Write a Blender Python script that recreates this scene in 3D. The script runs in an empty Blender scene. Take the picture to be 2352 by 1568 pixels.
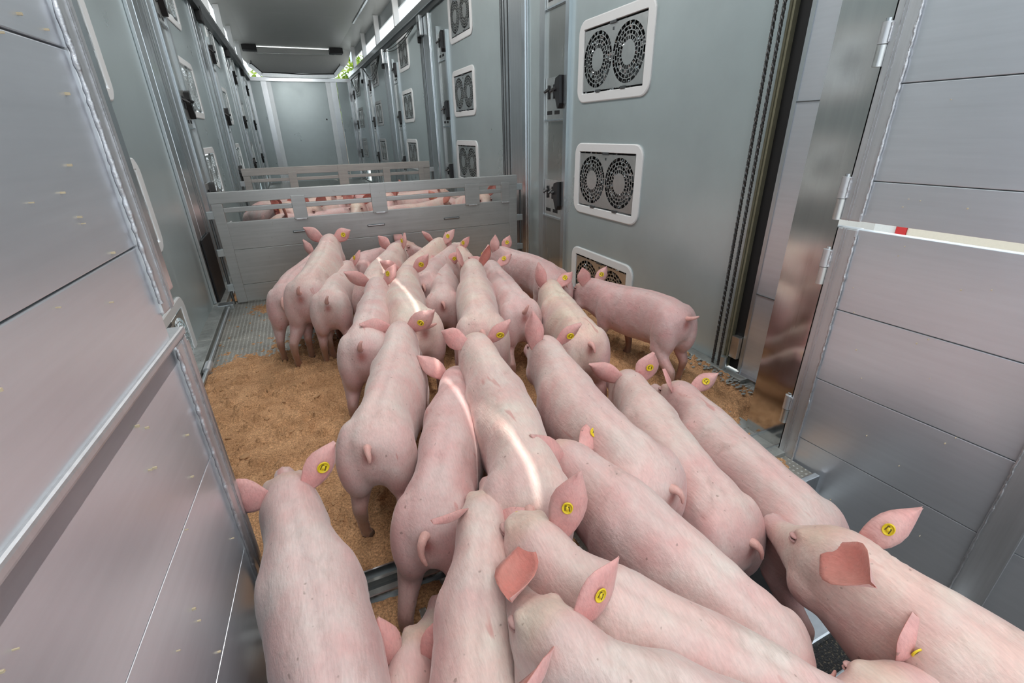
import bpy, bmesh, math, random
import numpy as np
from mathutils import Vector, Matrix
random.seed(7)
rng = np.random.default_rng(11)
S = bpy.context.scene
C = S.collection

# ------------------------------------------------------------------ camera
cam_data = bpy.data.cameras.new('camera')
cam = bpy.data.objects.new('camera', cam_data)
C.objects.link(cam)
S.camera = cam
cam_data.sensor_width = 36.0
cam_data.lens = 1062.07 / 2352 * 36.0
cam_data.clip_start = 0.02
cam_data.clip_end = 300
yaw, pit, rol = 0.4102, 0.4259, -0.0210
fw = Vector((math.sin(yaw) * math.cos(pit), math.cos(yaw) * math.cos(pit), -math.sin(pit)))
r0 = Vector((math.cos(yaw), -math.sin(yaw), 0))
u0 = r0.cross(fw)
rr = r0 * math.cos(rol) + u0 * math.sin(rol)
uu = -r0 * math.sin(rol) + u0 * math.cos(rol)
M = Matrix((rr, uu, -fw)).transposed().to_4x4()
M.translation = Vector((0, 0, 1.1))
cam.matrix_world = M

# ------------------------------------------------------------------ world, light, exposure
W = bpy.data.worlds.new('overcast_sky')
S.world = W
W.use_nodes = True
nt = W.node_tree
nt.nodes.clear()
wo = nt.nodes.new('ShaderNodeOutputWorld')
bg = nt.nodes.new('ShaderNodeBackground')
tc = nt.nodes.new('ShaderNodeTexCoord')
sep = nt.nodes.new('ShaderNodeSeparateXYZ')
ramp = nt.nodes.new('ShaderNodeValToRGB')
ramp.color_ramp.elements[0].position = 0.45
ramp.color_ramp.elements[0].color = (0.55, 0.58, 0.62, 1)
ramp.color_ramp.elements[1].position = 0.62
ramp.color_ramp.elements[1].color = (0.84, 0.94, 1.0, 1)
mp = nt.nodes.new('ShaderNodeMath')
mp.operation = 'MULTIPLY_ADD'
mp.inputs[1].default_value = 0.5
mp.inputs[2].default_value = 0.5
nt.links.new(tc.outputs['Generated'], sep.inputs[0])
nt.links.new(sep.outputs['Z'], mp.inputs[0])
nt.links.new(mp.outputs[0], ramp.inputs[0])
nt.links.new(ramp.outputs[0], bg.inputs['Color'])
nt.links.new(bg.outputs[0], wo.inputs['Surface'])
bg.inputs['Strength'].default_value = 1.5
S.view_settings.view_transform = 'Standard'
S.view_settings.look = 'None'
S.view_settings.gamma = 1.0
S.view_settings.use_curve_mapping = False
S.view_settings.exposure = 0.3
S.cycles.use_denoising = True
S.cycles.max_bounces = 8
S.cycles.diffuse_bounces = 4
S.cycles.glossy_bounces = 5
S.cycles.sample_clamp_indirect = 6.0
S.cycles.caustics_reflective = False
S.cycles.caustics_refractive = False

def area(name, loc, target, sx, sy, power, color=(1, 1, 1)):
    d = bpy.data.lights.new(name, 'AREA')
    d.shape = 'RECTANGLE'; d.size = sx; d.size_y = sy
    d.energy = power; d.color = color
    o = bpy.data.objects.new(name, d)
    C.objects.link(o)
    o.location = loc
    o.rotation_euler = (Vector(target) - Vector(loc)).to_track_quat('-Z', 'Y').to_euler()
    return o
sun_d = bpy.data.lights.new('sun', 'SUN'); sun_d.energy = 3.2; sun_d.angle = math.radians(0.35); sun_d.color = (1.0, 0.95, 0.88)
sun = bpy.data.objects.new('sun', sun_d); C.objects.link(sun)
sun.rotation_euler = Vector((-math.sin(math.radians(15)), 0, -math.cos(math.radians(15)))).to_track_quat('-Z', 'Y').to_euler()
for _y, _p in ((2.2, 17.0), (4.6, 24.0), (6.8, 42.0)): area('added_roof_fill_light', (0.55, _y, 2.95), (0.55, _y + (5.0 if _y > 6 else 0.0), 0), 0.08, 1.06, _p, (1.0, 0.98, 0.95))  # fill lights added under the trailer roof to brighten the interior
for _y in (-2.4, -1.2, 0.0): area('dock_lamp_light', (0.7, _y, 4.16), (0.7, _y + 0.6, 0), 3.1, 0.12, 20.0, (1.0, 0.98, 0.95))

# ------------------------------------------------------------------ materials
def new_mat(name):
    m = bpy.data.materials.new(name)
    m.use_nodes = True
    nt = m.node_tree
    b = nt.nodes['Principled BSDF']
    return m, nt, b

def N(nt, kind, **kw):
    n = nt.nodes.new('ShaderNode' + kind)
    for k, v in kw.items():
        if k in n.inputs.keys():
            n.inputs[k].default_value = v
        else:
            setattr(n, k, v)
    return n

def metal(name, col, rough=0.35, metallic=0.9, streak=(3, 3, 120), var=0.12, bump=0.0, spots=0.0, rvar=0.15, coat=0.0):
    m, nt, b = new_mat(name)
    L = nt.links
    tc = N(nt, 'TexCoord')
    mp = N(nt, 'Mapping'); mp.inputs['Scale'].default_value = streak
    L.new(tc.outputs['Object'], mp.inputs[0])
    n1 = N(nt, 'TexNoise', Scale=1.0, Detail=4.0, Roughness=0.6)
    L.new(mp.outputs[0], n1.inputs['Vector'])
    n2 = N(nt, 'TexNoise', Scale=2.3, Detail=5.0, Roughness=0.65)
    L.new(tc.outputs['Object'], n2.inputs['Vector'])
    add = N(nt, 'Math', operation='ADD')
    L.new(n1.outputs['Fac'], add.inputs[0]); L.new(n2.outputs['Fac'], add.inputs[1])
    mr = N(nt, 'MapRange', clamp=False); mr.inputs['From Min'].default_value = 0.6; mr.inputs['From Max'].default_value = 1.4
    mr.inputs['To Min'].default_value = 1 - var; mr.inputs['To Max'].default_value = 1 + var
    L.new(add.outputs[0], mr.inputs['Value'])
    mx = N(nt, 'VectorMath', operation='SCALE'); mx.inputs[0].default_value = col
    L.new(mr.outputs[0], mx.inputs['Scale'])
    colout = mx.outputs[0]
    if spots:
        n3 = N(nt, 'TexNoise', Scale=55.0, Detail=2.0)
        L.new(tc.outputs['Object'], n3.inputs['Vector'])
        cr = N(nt, 'ValToRGB'); cr.color_ramp.elements[0].position = 0.70; cr.color_ramp.elements[1].position = 0.74
        L.new(n3.outputs['Fac'], cr.inputs[0])
        ml = N(nt, 'Math', operation='MULTIPLY'); ml.inputs[1].default_value = spots
        L.new(cr.outputs[0], ml.inputs[0])
        mm = N(nt, 'Mix', data_type='RGBA')
        L.new(ml.outputs[0], mm.inputs['Factor']); L.new(colout, mm.inputs['A'])
        mm.inputs['B'].default_value = (0.16, 0.12, 0.08, 1)
        colout = mm.outputs['Result']
    L.new(colout, b.inputs['Base Color'])
    mr2 = N(nt, 'MapRange', clamp=False); mr2.inputs['From Min'].default_value = 0.5; mr2.inputs['From Max'].default_value = 1.5
    mr2.inputs['To Min'].default_value = rough * (1 - rvar); mr2.inputs['To Max'].default_value = rough * (1 + rvar)
    L.new(add.outputs[0], mr2.inputs['Value'])
    L.new(mr2.outputs[0], b.inputs['Roughness'])
    b.inputs['Metallic'].default_value = metallic
    if coat:
        b.inputs['Coat Weight'].default_value = coat
        b.inputs['Coat Roughness'].default_value = 0.15
    if bump:
        bp = N(nt, 'Bump', Strength=bump, Distance=0.01)
        L.new(add.outputs[0], bp.inputs['Height']); L.new(bp.outputs[0], b.inputs['Normal'])
    return m

def plain(name, col, rough=0.5, metallic=0.0, var=0.06):
    m, nt, b = new_mat(name)
    tc = N(nt, 'TexCoord'); n = N(nt, 'TexNoise', Scale=30.0, Detail=3.0)
    nt.links.new(tc.outputs['Object'], n.inputs['Vector'])
    mr = N(nt, 'MapRange'); mr.inputs['To Min'].default_value = 1 - var; mr.inputs['To Max'].default_value = 1 + var
    nt.links.new(n.outputs['Fac'], mr.inputs['Value'])
    mx = N(nt, 'VectorMath', operation='SCALE'); mx.inputs[0].default_value = col
    nt.links.new(mr.outputs[0], mx.inputs['Scale'])
    nt.links.new(mx.outputs[0], b.inputs['Base Color'])
    b.inputs['Roughness'].default_value = rough
    b.inputs['Metallic'].default_value = metallic
    return m

MT = {}
MT['panel'] = metal('wall_panel_satin', (0.50, 0.585, 0.60), 0.30, 0.45, (2, 2, 2), 0.08, 0.0, 0.0, 0.2)
MT['track'] = metal('extruded_aluminium', (0.56, 0.60, 0.62), 0.33, 0.9, (60, 60, 2), 0.12, 0, 0.15)
MT['bright'] = metal('bright_aluminium', (0.66, 0.70, 0.73), 0.22, 0.95, (60, 60, 2), 0.10)
MT['door'] = metal('brushed_door_aluminium', (0.72, 0.75, 0.80), 0.31, 0.68, (3, 4, 70), 0.06, 0.015, 0.0, 0.12)
MT['frame'] = metal('welded_frame_aluminium', (0.64, 0.65, 0.67), 0.40, 0.8, (90, 90, 3), 0.12, 0.04, 0.1)
MT['weld'] = metal('weld_bead', (0.58, 0.58, 0.60), 0.38, 0.85, (60, 60, 60), 0.25, 0.3)
MT['gate'] = metal('gate_aluminium', (0.46, 0.475, 0.475), 0.40, 0.7, (3, 60, 60), 0.14, 0.04, 0.2)
MT['dirtygate'] = metal('gate_aluminium_far', (0.40, 0.39, 0.37), 0.5, 0.7, (3, 60, 60), 0.2, 0.04, 0.25)
MT['steel'] = metal('stainless_plate', (0.68, 0.69, 0.68), 0.32, 0.95, (30, 30, 30), 0.1)
MT['mirror'] = metal('polished_stainless', (0.55, 0.55, 0.54), 0.13, 1.0, (60, 60, 3), 0.08, 0.01)
MT['dark'] = metal('dark_recess_metal', (0.13, 0.14, 0.145), 0.4, 0.7, (40, 40, 3), 0.2)
MT['recess'] = metal('latch_column_steel', (0.46, 0.47, 0.45), 0.26, 0.9, (40, 40, 3), 0.1)
MT['black'] = plain('black_rubber', (0.010, 0.010, 0.011), 0.6)
MT['blackplastic'] = plain('black_latch_plastic', (0.02, 0.02, 0.022), 0.35)
MT['white'] = plain('white_plastic_frame', (0.80, 0.82, 0.83), 0.4, 0.0, 0.02)
MT['roof'] = metal('roof_sheet', (0.88, 0.90, 0.88), 0.36, 0.0, (1.5, 0.8, 1.5), 0.03, 0.0, 0, 0.3)
MT['cable'] = plain('steel_cable', (0.10, 0.10, 0.10), 0.4, 0.8)
MT['ledge'] = metal('dirty_floor_ledge', (0.36, 0.38, 0.37), 0.45, 0.6, (20, 20, 20), 0.4, 0.2, 0.9)
MT['fleck'] = plain('pale_fleck', (0.62, 0.52, 0.36), 0.9, 0.0, 0.3)
MT['crumb'] = plain('shaving_crumb', (0.46, 0.27, 0.14), 0.95, 0.0, 0.5)
MT['khaki'] = plain('khaki_seal_bar', (0.30, 0.29, 0.20), 0.5, 0.3, 0.2)
MT['yellow'] = plain('yellow_ear_tag', (0.80, 0.60, 0.02), 0.4)
MT['tagink'] = plain('tag_ink', (0.10, 0.07, 0.01), 0.5)
MT['eye'] = plain('dark_eye', (0.015, 0.010, 0.008), 0.08)
MT['hoof'] = plain('horn_hoof', (0.10, 0.06, 0.04), 0.6)

def floor_mat():
    m, nt, b = new_mat('tread_floor')
    L = nt.links
    tc = N(nt, 'TexCoord')
    mp = N(nt, 'Mapping'); mp.inputs['Scale'].default_value = (48, 62, 1)
    L.new(tc.outputs['Object'], mp.inputs[0])
    vo = N(nt, 'TexVoronoi', Scale=1.0, Randomness=0.12)
    L.new(mp.outputs[0], vo.inputs['Vector'])
    cr = N(nt, 'ValToRGB'); cr.color_ramp.elements[0].position = 0.16; cr.color_ramp.elements[1].position = 0.30
    cr.color_ramp.elements[0].color = (1, 1, 1, 1); cr.color_ramp.elements[1].color = (0, 0, 0, 1)
    L.new(vo.outputs['Distance'], cr.inputs[0])
    n = N(nt, 'TexNoise', Scale=6.0, Detail=8.0, Roughness=0.7)
    L.new(tc.outputs['Object'], n.inputs['Vector'])
    base = N(nt, 'ValToRGB')
    base.color_ramp.elements[0].position = 0.35; base.color_ramp.elements[0].color = (0.24, 0.235, 0.21, 1)
    base.color_ramp.elements[1].position = 0.7; base.color_ramp.elements[1].color = (0.44, 0.43, 0.39, 1)
    L.new(n.outputs['Fac'], base.inputs[0])
    mm = N(nt, 'Mix', data_type='RGBA'); L.new(cr.outputs[0], mm.inputs['Factor'])
    L.new(base.outputs[0], mm.inputs['A']); mm.inputs['B'].default_value = (0.52, 0.53, 0.51, 1)
    L.new(mm.outputs['Result'], b.inputs['Base Color'])
    b.inputs['Metallic'].default_value = 0.5
    b.inputs['Roughness'].default_value = 0.42
    bp = N(nt, 'Bump', Strength=0.5, Distance=0.003)
    L.new(cr.outputs[0], bp.inputs['Height']); L.new(bp.outputs[0], b.inputs['Normal'])
    return m
MT['floor'] = floor_mat()

def saw_mat():
    m, nt, b = new_mat('sawdust')
    L = nt.links
    tc = N(nt, 'TexCoord')
    n1 = N(nt, 'TexNoise', Scale=9.0, Detail=9.0, Roughness=0.78); L.new(tc.outputs['Object'], n1.inputs['Vector'])
    n2 = N(nt, 'TexNoise', Scale=170.0, Detail=4.0, Roughness=0.75); L.new(tc.outputs['Object'], n2.inputs['Vector'])
    r1 = N(nt, 'ValToRGB'); e = r1.color_ramp.elements
    e[0].position = 0.30; e[0].color = (0.40, 0.215, 0.105, 1); e[1].position = 0.66; e[1].color = (0.74, 0.46, 0.27, 1)
    L.new(n1.outputs['Fac'], r1.inputs[0])
    r2 = N(nt, 'ValToRGB'); e = r2.color_ramp.elements
    e[0].position = 0.32; e[0].color = (0.40, 0.34, 0.28, 1); e[1].position = 0.66; e[1].color = (1.35, 1.3, 1.2, 1)
    L.new(n2.outputs['Fac'], r2.inputs[0])
    mm = N(nt, 'Mix', data_type='RGBA', blend_type='MULTIPLY'); mm.inputs['Factor'].default_value = 1
    L.new(r1.outputs[0], mm.inputs['A']); L.new(r2.outputs[0], mm.inputs['B'])
    L.new(mm.outputs['Result'], b.inputs['Base Color'])
    b.inputs['Roughness'].default_value = 0.95
    bp = N(nt, 'Bump', Strength=0.9, Distance=0.004)
    L.new(n2.outputs['Fac'], bp.inputs['Height']); L.new(bp.outputs[0], b.inputs['Normal'])
    return m
MT['saw'] = saw_mat()

def rubber_mat():
    m, nt, b = new_mat('speckled_ramp_rubber')
    L = nt.links
    tc = N(nt, 'TexCoord')
    n = N(nt, 'TexNoise', Scale=160.0, Detail=3.0); L.new(tc.outputs['Object'], n.inputs['Vector'])
    cr = N(nt, 'ValToRGB'); e = cr.color_ramp.elements
    e[0].position = 0.57; e[0].color = (0.008, 0.008, 0.009, 1); e[1].position = 0.66; e[1].color = (0.30, 0.25, 0.17, 1)
    L.new(n.outputs['Fac'], cr.inputs[0]); L.new(cr.outputs[0], b.inputs['Base Color'])
    b.inputs['Roughness'].default_value = 0.5
    bp = N(nt, 'Bump', Strength=0.8, Distance=0.003); L.new(n.outputs['Fac'], bp.inputs['Height']); L.new(bp.outputs[0], b.inputs['Normal'])
    return m
MT['rubber'] = rubber_mat()

def skin_mat():
    m, nt, b = new_mat('pig_skin')
    L = nt.links
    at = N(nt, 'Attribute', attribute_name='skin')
    tc = N(nt, 'TexCoord')
    _tc = tc; oi = N(nt, 'ObjectInfo'); rs = N(nt, 'Math', operation='MULTIPLY'); rs.inputs[1].default_value = 37.0
    L.new(oi.outputs['Random'], rs.inputs[0]); va = N(nt, 'VectorMath', operation='ADD'); L.new(_tc.outputs['Object'], va.inputs[0]); L.new(rs.outputs[0], va.inputs[1])
    class _T: outputs = {'Object': va.outputs[0]}
    tc = _T
    mp = N(nt, 'Mapping'); mp.inputs['Scale'].default_value = (9, 9, 9)
    L.new(tc.outputs['Object'], mp.inputs[0])
    # reddish blotches and fine darker freckles
    n1 = N(nt, 'TexNoise', Scale=1.3, Detail=5.0, Roughness=0.62); L.new(mp.outputs[0], n1.inputs['Vector'])
    r1 = N(nt, 'ValToRGB'); e = r1.color_ramp.elements
    e[0].position = 0.34; e[0].color = (1.04, 0.84, 0.84, 1); e[1].position = 0.66; e[1].color = (1.02, 1.07, 1.06, 1)
    L.new(n1.outputs['Fac'], r1.inputs[0])
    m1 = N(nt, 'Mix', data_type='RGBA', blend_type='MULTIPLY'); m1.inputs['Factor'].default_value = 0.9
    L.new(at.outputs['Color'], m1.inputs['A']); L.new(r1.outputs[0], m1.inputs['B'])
    # short hair strokes: two stretched noises in different directions
    def strokes(scale, rot):
        mq = N(nt, 'Mapping'); mq.inputs['Scale'].default_value = scale; mq.inputs['Rotation'].default_value = rot
        L.new(tc.outputs['Object'], mq.inputs[0])
        n = N(nt, 'TexNoise', Scale=1.0, Detail=3.0, Roughness=0.6); L.new(mq.outputs[0], n.inputs['Vector'])
        return n
    h1 = strokes((260, 38, 120), (0, 0, 0.2)); h2 = strokes((220, 45, 160), (0.3, 0, -0.5))
    ad = N(nt, 'Math', operation='ADD'); L.new(h1.outputs['Fac'], ad.inputs[0]); L.new(h2.outputs['Fac'], ad.inputs[1])
    r2 = N(nt, 'MapRange'); r2.inputs['From Min'].default_value = 0.75; r2.inputs['From Max'].default_value = 1.25
    r2.inputs['To Min'].default_value = 0.93; r2.inputs['To Max'].default_value = 1.06
    L.new(ad.outputs[0], r2.inputs['Value'])
    n5 = N(nt, 'TexNoise', Scale=1.9, Detail=6.0, Roughness=0.7, Distortion=0.5); mq5 = N(nt, 'Mapping'); mq5.inputs['Scale'].default_value = (8, 5, 8); mq5.inputs['Location'].default_value = (3.3, 1.7, 9.1)
    L.new(tc.outputs['Object'], mq5.inputs[0]); L.new(mq5.outputs[0], n5.inputs['Vector'])
    r5 = N(nt, 'ValToRGB'); e = r5.color_ramp.elements
    e[0].position = 0.56; e[0].color = (1, 1, 1, 1); e[1].position = 0.74; e[1].color = (0.74, 0.70, 0.68, 1)
    L.new(n5.outputs['Fac'], r5.inputs[0])
    m5 = N(nt, 'Mix', data_type='RGBA', blend_type='MULTIPLY'); m5.inputs['Factor'].default_value = 0.8
    L.new(m1.outputs['Result'], m5.inputs['A']); L.new(r5.outputs[0], m5.inputs['B'])
    m2 = N(nt, 'VectorMath', operation='SCALE'); L.new(m5.outputs['Result'], m2.inputs[0]); L.new(r2.outputs[0], m2.inputs['Scale'])
    # thin red scratches
    ms = N(nt, 'Mapping'); ms.inputs['Scale'].default_value = (30, 5, 16); ms.inputs['Rotation'].default_value = (0.2, 0.1, 0.5)
    L.new(tc.outputs['Object'], ms.inputs[0])
    n3 = N(nt, 'TexNoise', Scale=1.0, Detail=2.0, Distortion=0.6); L.new(ms.outputs[0], n3.inputs['Vector'])
    r3 = N(nt, 'ValToRGB'); e = r3.color_ramp.elements
    e[0].position = 0.70; e[0].color = (0, 0, 0, 1); e[1].position = 0.75; e[1].color = (0.6, 0.6, 0.6, 1)
    L.new(n3.outputs['Fac'], r3.inputs[0])
    m3 = N(nt, 'Mix', data_type='RGBA'); L.new(r3.outputs[0], m3.inputs['Factor'])
    L.new(m2.outputs[0], m3.inputs['A']); m3.inputs['B'].default_value = (0.55, 0.22, 0.20, 1)
    # dark specks of dirt
    n4 = N(nt, 'TexNoise', Scale=75.0, Detail=1.0); L.new(tc.outputs['Object'], n4.inputs['Vector'])
    r4 = N(nt, 'ValToRGB'); e = r4.color_ramp.elements
    e[0].position = 0.745; e[0].color = (0, 0, 0, 1); e[1].position = 0.80; e[1].color = (0.6, 0.6, 0.6, 1)
    L.new(n4.outputs['Fac'], r4.inputs[0])
    m4 = N(nt, 'Mix', data_type='RGBA'); L.new(r4.outputs[0], m4.inputs['Factor'])
    L.new(m3.outputs['Result'], m4.inputs['A']); m4.inputs['B'].default_value = (0.22, 0.14, 0.11, 1)
    L.new(m4.outputs['Result'], b.inputs['Base Color'])
    b.inputs['Roughness'].default_value = 0.55
    b.inputs['Subsurface Weight'].default_value = 0.12
    b.inputs['Subsurface Radius'].default_value = (0.02, 0.007, 0.005)
    b.inputs['Subsurface Scale'].default_value = 0.6
    b.inputs['Sheen Weight'].default_value = 0.25
    b.inputs['Sheen Roughness'].default_value = 0.4
    bp = N(nt, 'Bump', Strength=0.35, Distance=0.002); L.new(ad.outputs[0], bp.inputs['Height'])
    bp2 = N(nt, 'Bump', Strength=0.35, Distance=0.012); L.new(n1.outputs['Fac'], bp2.inputs['Height']); L.new(bp.outputs[0], bp2.inputs['Normal'])
    L.new(bp2.outputs[0], b.inputs['Normal'])
    return m
MT['skin'] = skin_mat()

LAMP, _nt, _b = new_mat('lamp_light')
_b.inputs['Base Color'].default_value = (0.9, 0.9, 0.9, 1)
_b.inputs['Emission Color'].default_value = (1.0, 0.98, 0.95, 1)
_b.inputs['Emission Strength'].default_value = 5.0

# ------------------------------------------------------------------ object helpers
def mesh_np(name, V, F, mat, smooth=False):
    me = bpy.data.meshes.new(name)
    me.from_pydata([tuple(v) for v in V], [], [tuple(f) for f in F])
    me.materials.append(mat)
    if smooth:
        me.polygons.foreach_set('use_smooth', [True] * len(me.polygons))
    me.update()
    return me

class MB:
    """collects boxes, tubes and plates for ONE mesh object"""
    def __init__(s): s.bm = bmesh.new()
    def box(s, x0, x1, y0, y1, z0, z1, bev=0.0):
        t = bmesh.new()
        bmesh.ops.create_cube(t, size=1)
        for v in t.verts:
            v.co = Vector(((x0 + x1) / 2 + v.co.x * (x1 - x0), (y0 + y1) / 2 + v.co.y * (y1 - y0), (z0 + z1) / 2 + v.co.z * (z1 - z0)))
        if bev:
            bmesh.ops.bevel(t, geom=t.edges[:], offset=bev, segments=2, affect='EDGES', profile=0.6)
        s.merge(t); return s
    def merge(s, t):
        me = bpy.data.meshes.new('tmp'); t.to_mesh(me); t.free()
        s.bm.from_mesh(me); bpy.data.meshes.remove(me)
    def tube(s, pts, r, seg=8, cap=True):
        pts = [Vector(p) for p in pts]
        rs = r if isinstance(r, (list, tuple)) else [r] * len(pts)
        rings = []
        prev = None
        for i, p in enumerate(pts):
            d = (pts[min(i + 1, len(pts) - 1)] - pts[max(i - 1, 0)]).normalized()
            a = prev if prev is not None else (Vector((0, 0, 1)) if abs(d.z) < 0.9 else Vector((1, 0, 0)))
            a = (a - d * a.dot(d)).normalized(); prev = a
            b = d.cross(a)
            rings.append([s.bm.verts.new(p + (a * math.cos(2 * math.pi * k / seg) + b * math.sin(2 * math.pi * k / seg)) * rs[i]) for k in range(seg)])
        for i in range(len(rings) - 1):
            for k in range(seg):
                s.bm.faces.new((rings[i][k], rings[i][(k + 1) % seg], rings[i + 1][(k + 1) % seg], rings[i + 1][k]))
        if cap:
            s.bm.faces.new(rings[0][::-1]); s.bm.faces.new(rings[-1])
        return s
    def poly(s, pts, d):
        """prism: polygon pts extruded by vector d"""
        a = [s.bm.verts.new(Vector(p)) for p in pts]; b = [s.bm.verts.new(Vector(p) + Vector(d)) for p in pts]
        n = len(a)
        s.bm.faces.new(a[::-1]); s.bm.faces.new(b)
        for i in range(n):
            s.bm.faces.new((a[i], a[(i + 1) % n], b[(i + 1) % n], b[i]))
        return s
    def build(s, name, mat, parent=None, smooth=False, mtx=None):
        bmesh.ops.recalc_face_normals(s.bm, faces=s.bm.faces[:])
        me = bpy.data.meshes.new(name)
        if mtx is not None: bmesh.ops.transform(s.bm, matrix=mtx, verts=s.bm.verts[:])
        s.bm.to_mesh(me); s.bm.free()
        me.materials.append(mat)
        if smooth:
            me.polygons.foreach_set('use_smooth', [True] * len(me.polygons)); me.set_sharp_from_angle(angle=0.9)
        o = bpy.data.objects.new(name, me); C.objects.link(o)
        if parent is not None: o.parent = parent
        return o

def empty(name, loc=(0, 0, 0), rz=0.0):
    o = bpy.data.objects.new(name, None); C.objects.link(o)
    o.location = loc; o.rotation_euler = (0, 0, rz); o.empty_display_size = 0.05
    return o
def tag(o, label=None, cat=None, group=None, kind=None):
    if label: o['label'] = label
    if cat: o['category'] = cat
    if group: o['group'] = group
    if kind: o['kind'] = kind
    return o
def struct(name, loc=(0, 0, 0), rz=0.0):
    return tag(empty(name, loc, rz), kind='structure')
def inst(src, name, parent, loc=(0, 0, 0)):
    o = bpy.data.objects.new(name, src.data); C.objects.link(o)
    o.parent = parent; o.location = loc
    return o
def copy_tree(o, parent=None):
    c = o.copy(); C.objects.link(c)
    c.parent = parent
    for ch in list(o.children): copy_tree(ch, c)
    return c
# ================================================================== SETTING
XR, XL0 = 1.7865, -0.715
LROT = -0.0068                      # the left wall leans inwards by this slope towards the front
PB, V0 = 2.6558, 2.2185             # bay length, start of the first fan vent
VW, VH = 0.7217, 0.4466
VZ = (1.9506, 1.2582, 0.5757, -0.115)
WALLTOP = 2.44

# ---- floor
fl = MB()
NP = 9
floor = struct('floor')
ys = [0.99 + i * (14.2 - 0.99) / NP for i in range(NP + 1)]
for i in range(NP):
    p = MB(); p.box(-0.72, 1.80, ys[i], ys[i + 1] - 0.003, -0.05, 0.0); p.build('floor_plate', MT['floor'], floor)
# ledges along both walls with their dirty upper face, and the round rail
led = MB(); led.box(-0.70, -0.615, 1.05, 14.1, 0.0, 0.028, 0.004); led.build('floor_ledge', MT['ledge'], floor)
led = MB(); led.box(1.725, 1.785, 1.30, 14.1, 0.0, 0.022, 0.004); led.build('floor_ledge', MT['ledge'], floor)
for (ya, yb_) in ((1.2, 2.56), (2.60, 3.58), (3.9, 6.2)):
    p = MB(); p.tube([(-0.590, ya, 0.022), (-0.590, yb_, 0.022)], 0.010, 10); p.build('rail_rod', MT['track'], floor, True)
p = MB(); p.tube([(-0.590, 2.53, 0.022), (-0.590, 2.63, 0.022)], 0.019, 12); p.build('rod_coupling', MT['frame'], floor, True)
p = MB(); p.box(-0.66, -0.56, 3.60, 3.68, 0.0, 0.035, 0.004); p.build('rod_bracket', MT['track'], floor)

# ---- sill where the deck ends
sill = struct('trim_1')
for (y0, y1, z0, z1, m) in ((0.981, 0.986, -0.03, 0.016, 'bright'), (0.962, 0.981, -0.03, -0.012, 'dark'), (0.952, 0.962, -0.03, 0.006, 'ledge'), (0.930, 0.952, -0.03, -0.012, 'dark'), (0.905, 0.930, -0.03, 0.002, 'ledge'), (0.901, 0.905, -0.03, 0.012, 'bright'), (0.893, 0.901, -0.03, -0.006, 'dark')):
    p = MB(); p.box(-0.42, 1.46, y0, y1, z0, z1); p.build('sill_profile', MT[m], sill)
p = MB(); p.box(-0.42, 1.46, 0.745, 0.893, -0.03, -0.006); p.build('sill_plate', MT['floor'], sill)
p = MB(); p.box(-0.42, 1.46, 0.725, 0.745, -0.10, 0.004, 0.003); p.build('sill_nosing', MT['bright'], sill)
p = MB(); p.box(-0.42, 1.46, 0.50, 0.725, -0.30, -0.18); p.build('sill_riser', MT['black'], sill)

# ---- loading platform below the sill
plat = struct('floor_platform')
p = MB(); p.box(-0.40, 1.60, -1.9, 0.50, -0.24, -0.175); p.build('platform_deck', MT['rubber'], plat)
for y in (-1.3, -0.9, -0.5, -0.1, 0.3):
    p = MB(); p.box(-0.40, 1.60, y, y + 0.03, -0.175, -0.150, 0.004); p.build('tread_bar', MT['track'], plat)
p = MB(); p.box(1.00, 1.16, 0.40, 0.52, -0.175, -0.145, 0.006); p.build('corner_plate', MT['bright'], plat)

# ---- fan vents
def rrect(w, h, r, n=6):
    pts = []
    for cx, cy, a0 in ((w / 2 - r, h / 2 - r, 0), (-w / 2 + r, h / 2 - r, 90), (-w / 2 + r, -h / 2 + r, 180), (w / 2 - r, -h / 2 + r, 270)):
        for k in range(n + 1):
            a = math.radians(a0 + 90 * k / n)
            pts.append((cx + r * math.cos(a), cy + r * math.sin(a)))
    return pts
IW, IH = 0.600, 0.343
def vent_frame_mesh():
    # local: u along +Y, v along Z, proud along +X
    bm = bmesh.new()
    o = rrect(VW, VH, 0.075); n = len(o)
    # inner loop with the same number of points lying on the rectangular opening
    inn = rrect(IW, IH, 0.004)
    def ring(pts, x, sc=1.0): return [bm.verts.new((x, a * sc, b * sc)) for a, b in pts]
    t = 0.010
    r_out0 = ring(o, 0.0); r_out1 = ring(o, t * 0.7); r_top = ring([(a * 0.985, b * 0.975) for a, b in o], t)
    r_in1 = ring([(a * 1.01, b * 1.015) for a, b in inn], t); r_in2 = ring(inn, t * 0.7); r_in0 = ring(inn, -0.02)
    for A, B in ((r_out0, r_out1), (r_out1, r_top), (r_top, r_in1), (r_in1, r_in2), (r_in2, r_in0)):
        for i in range(n):
            bm.faces.new((A[i], A[(i + 1) % n], B[(i + 1) % n], B[i]))
    bmesh.ops.recalc_face_normals(bm, faces=bm.faces[:])
    me = bpy.data.meshes.new('vent_frame'); bm.to_mesh(me); bm.free(); me.materials.append(MT['white'])
    return me
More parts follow.
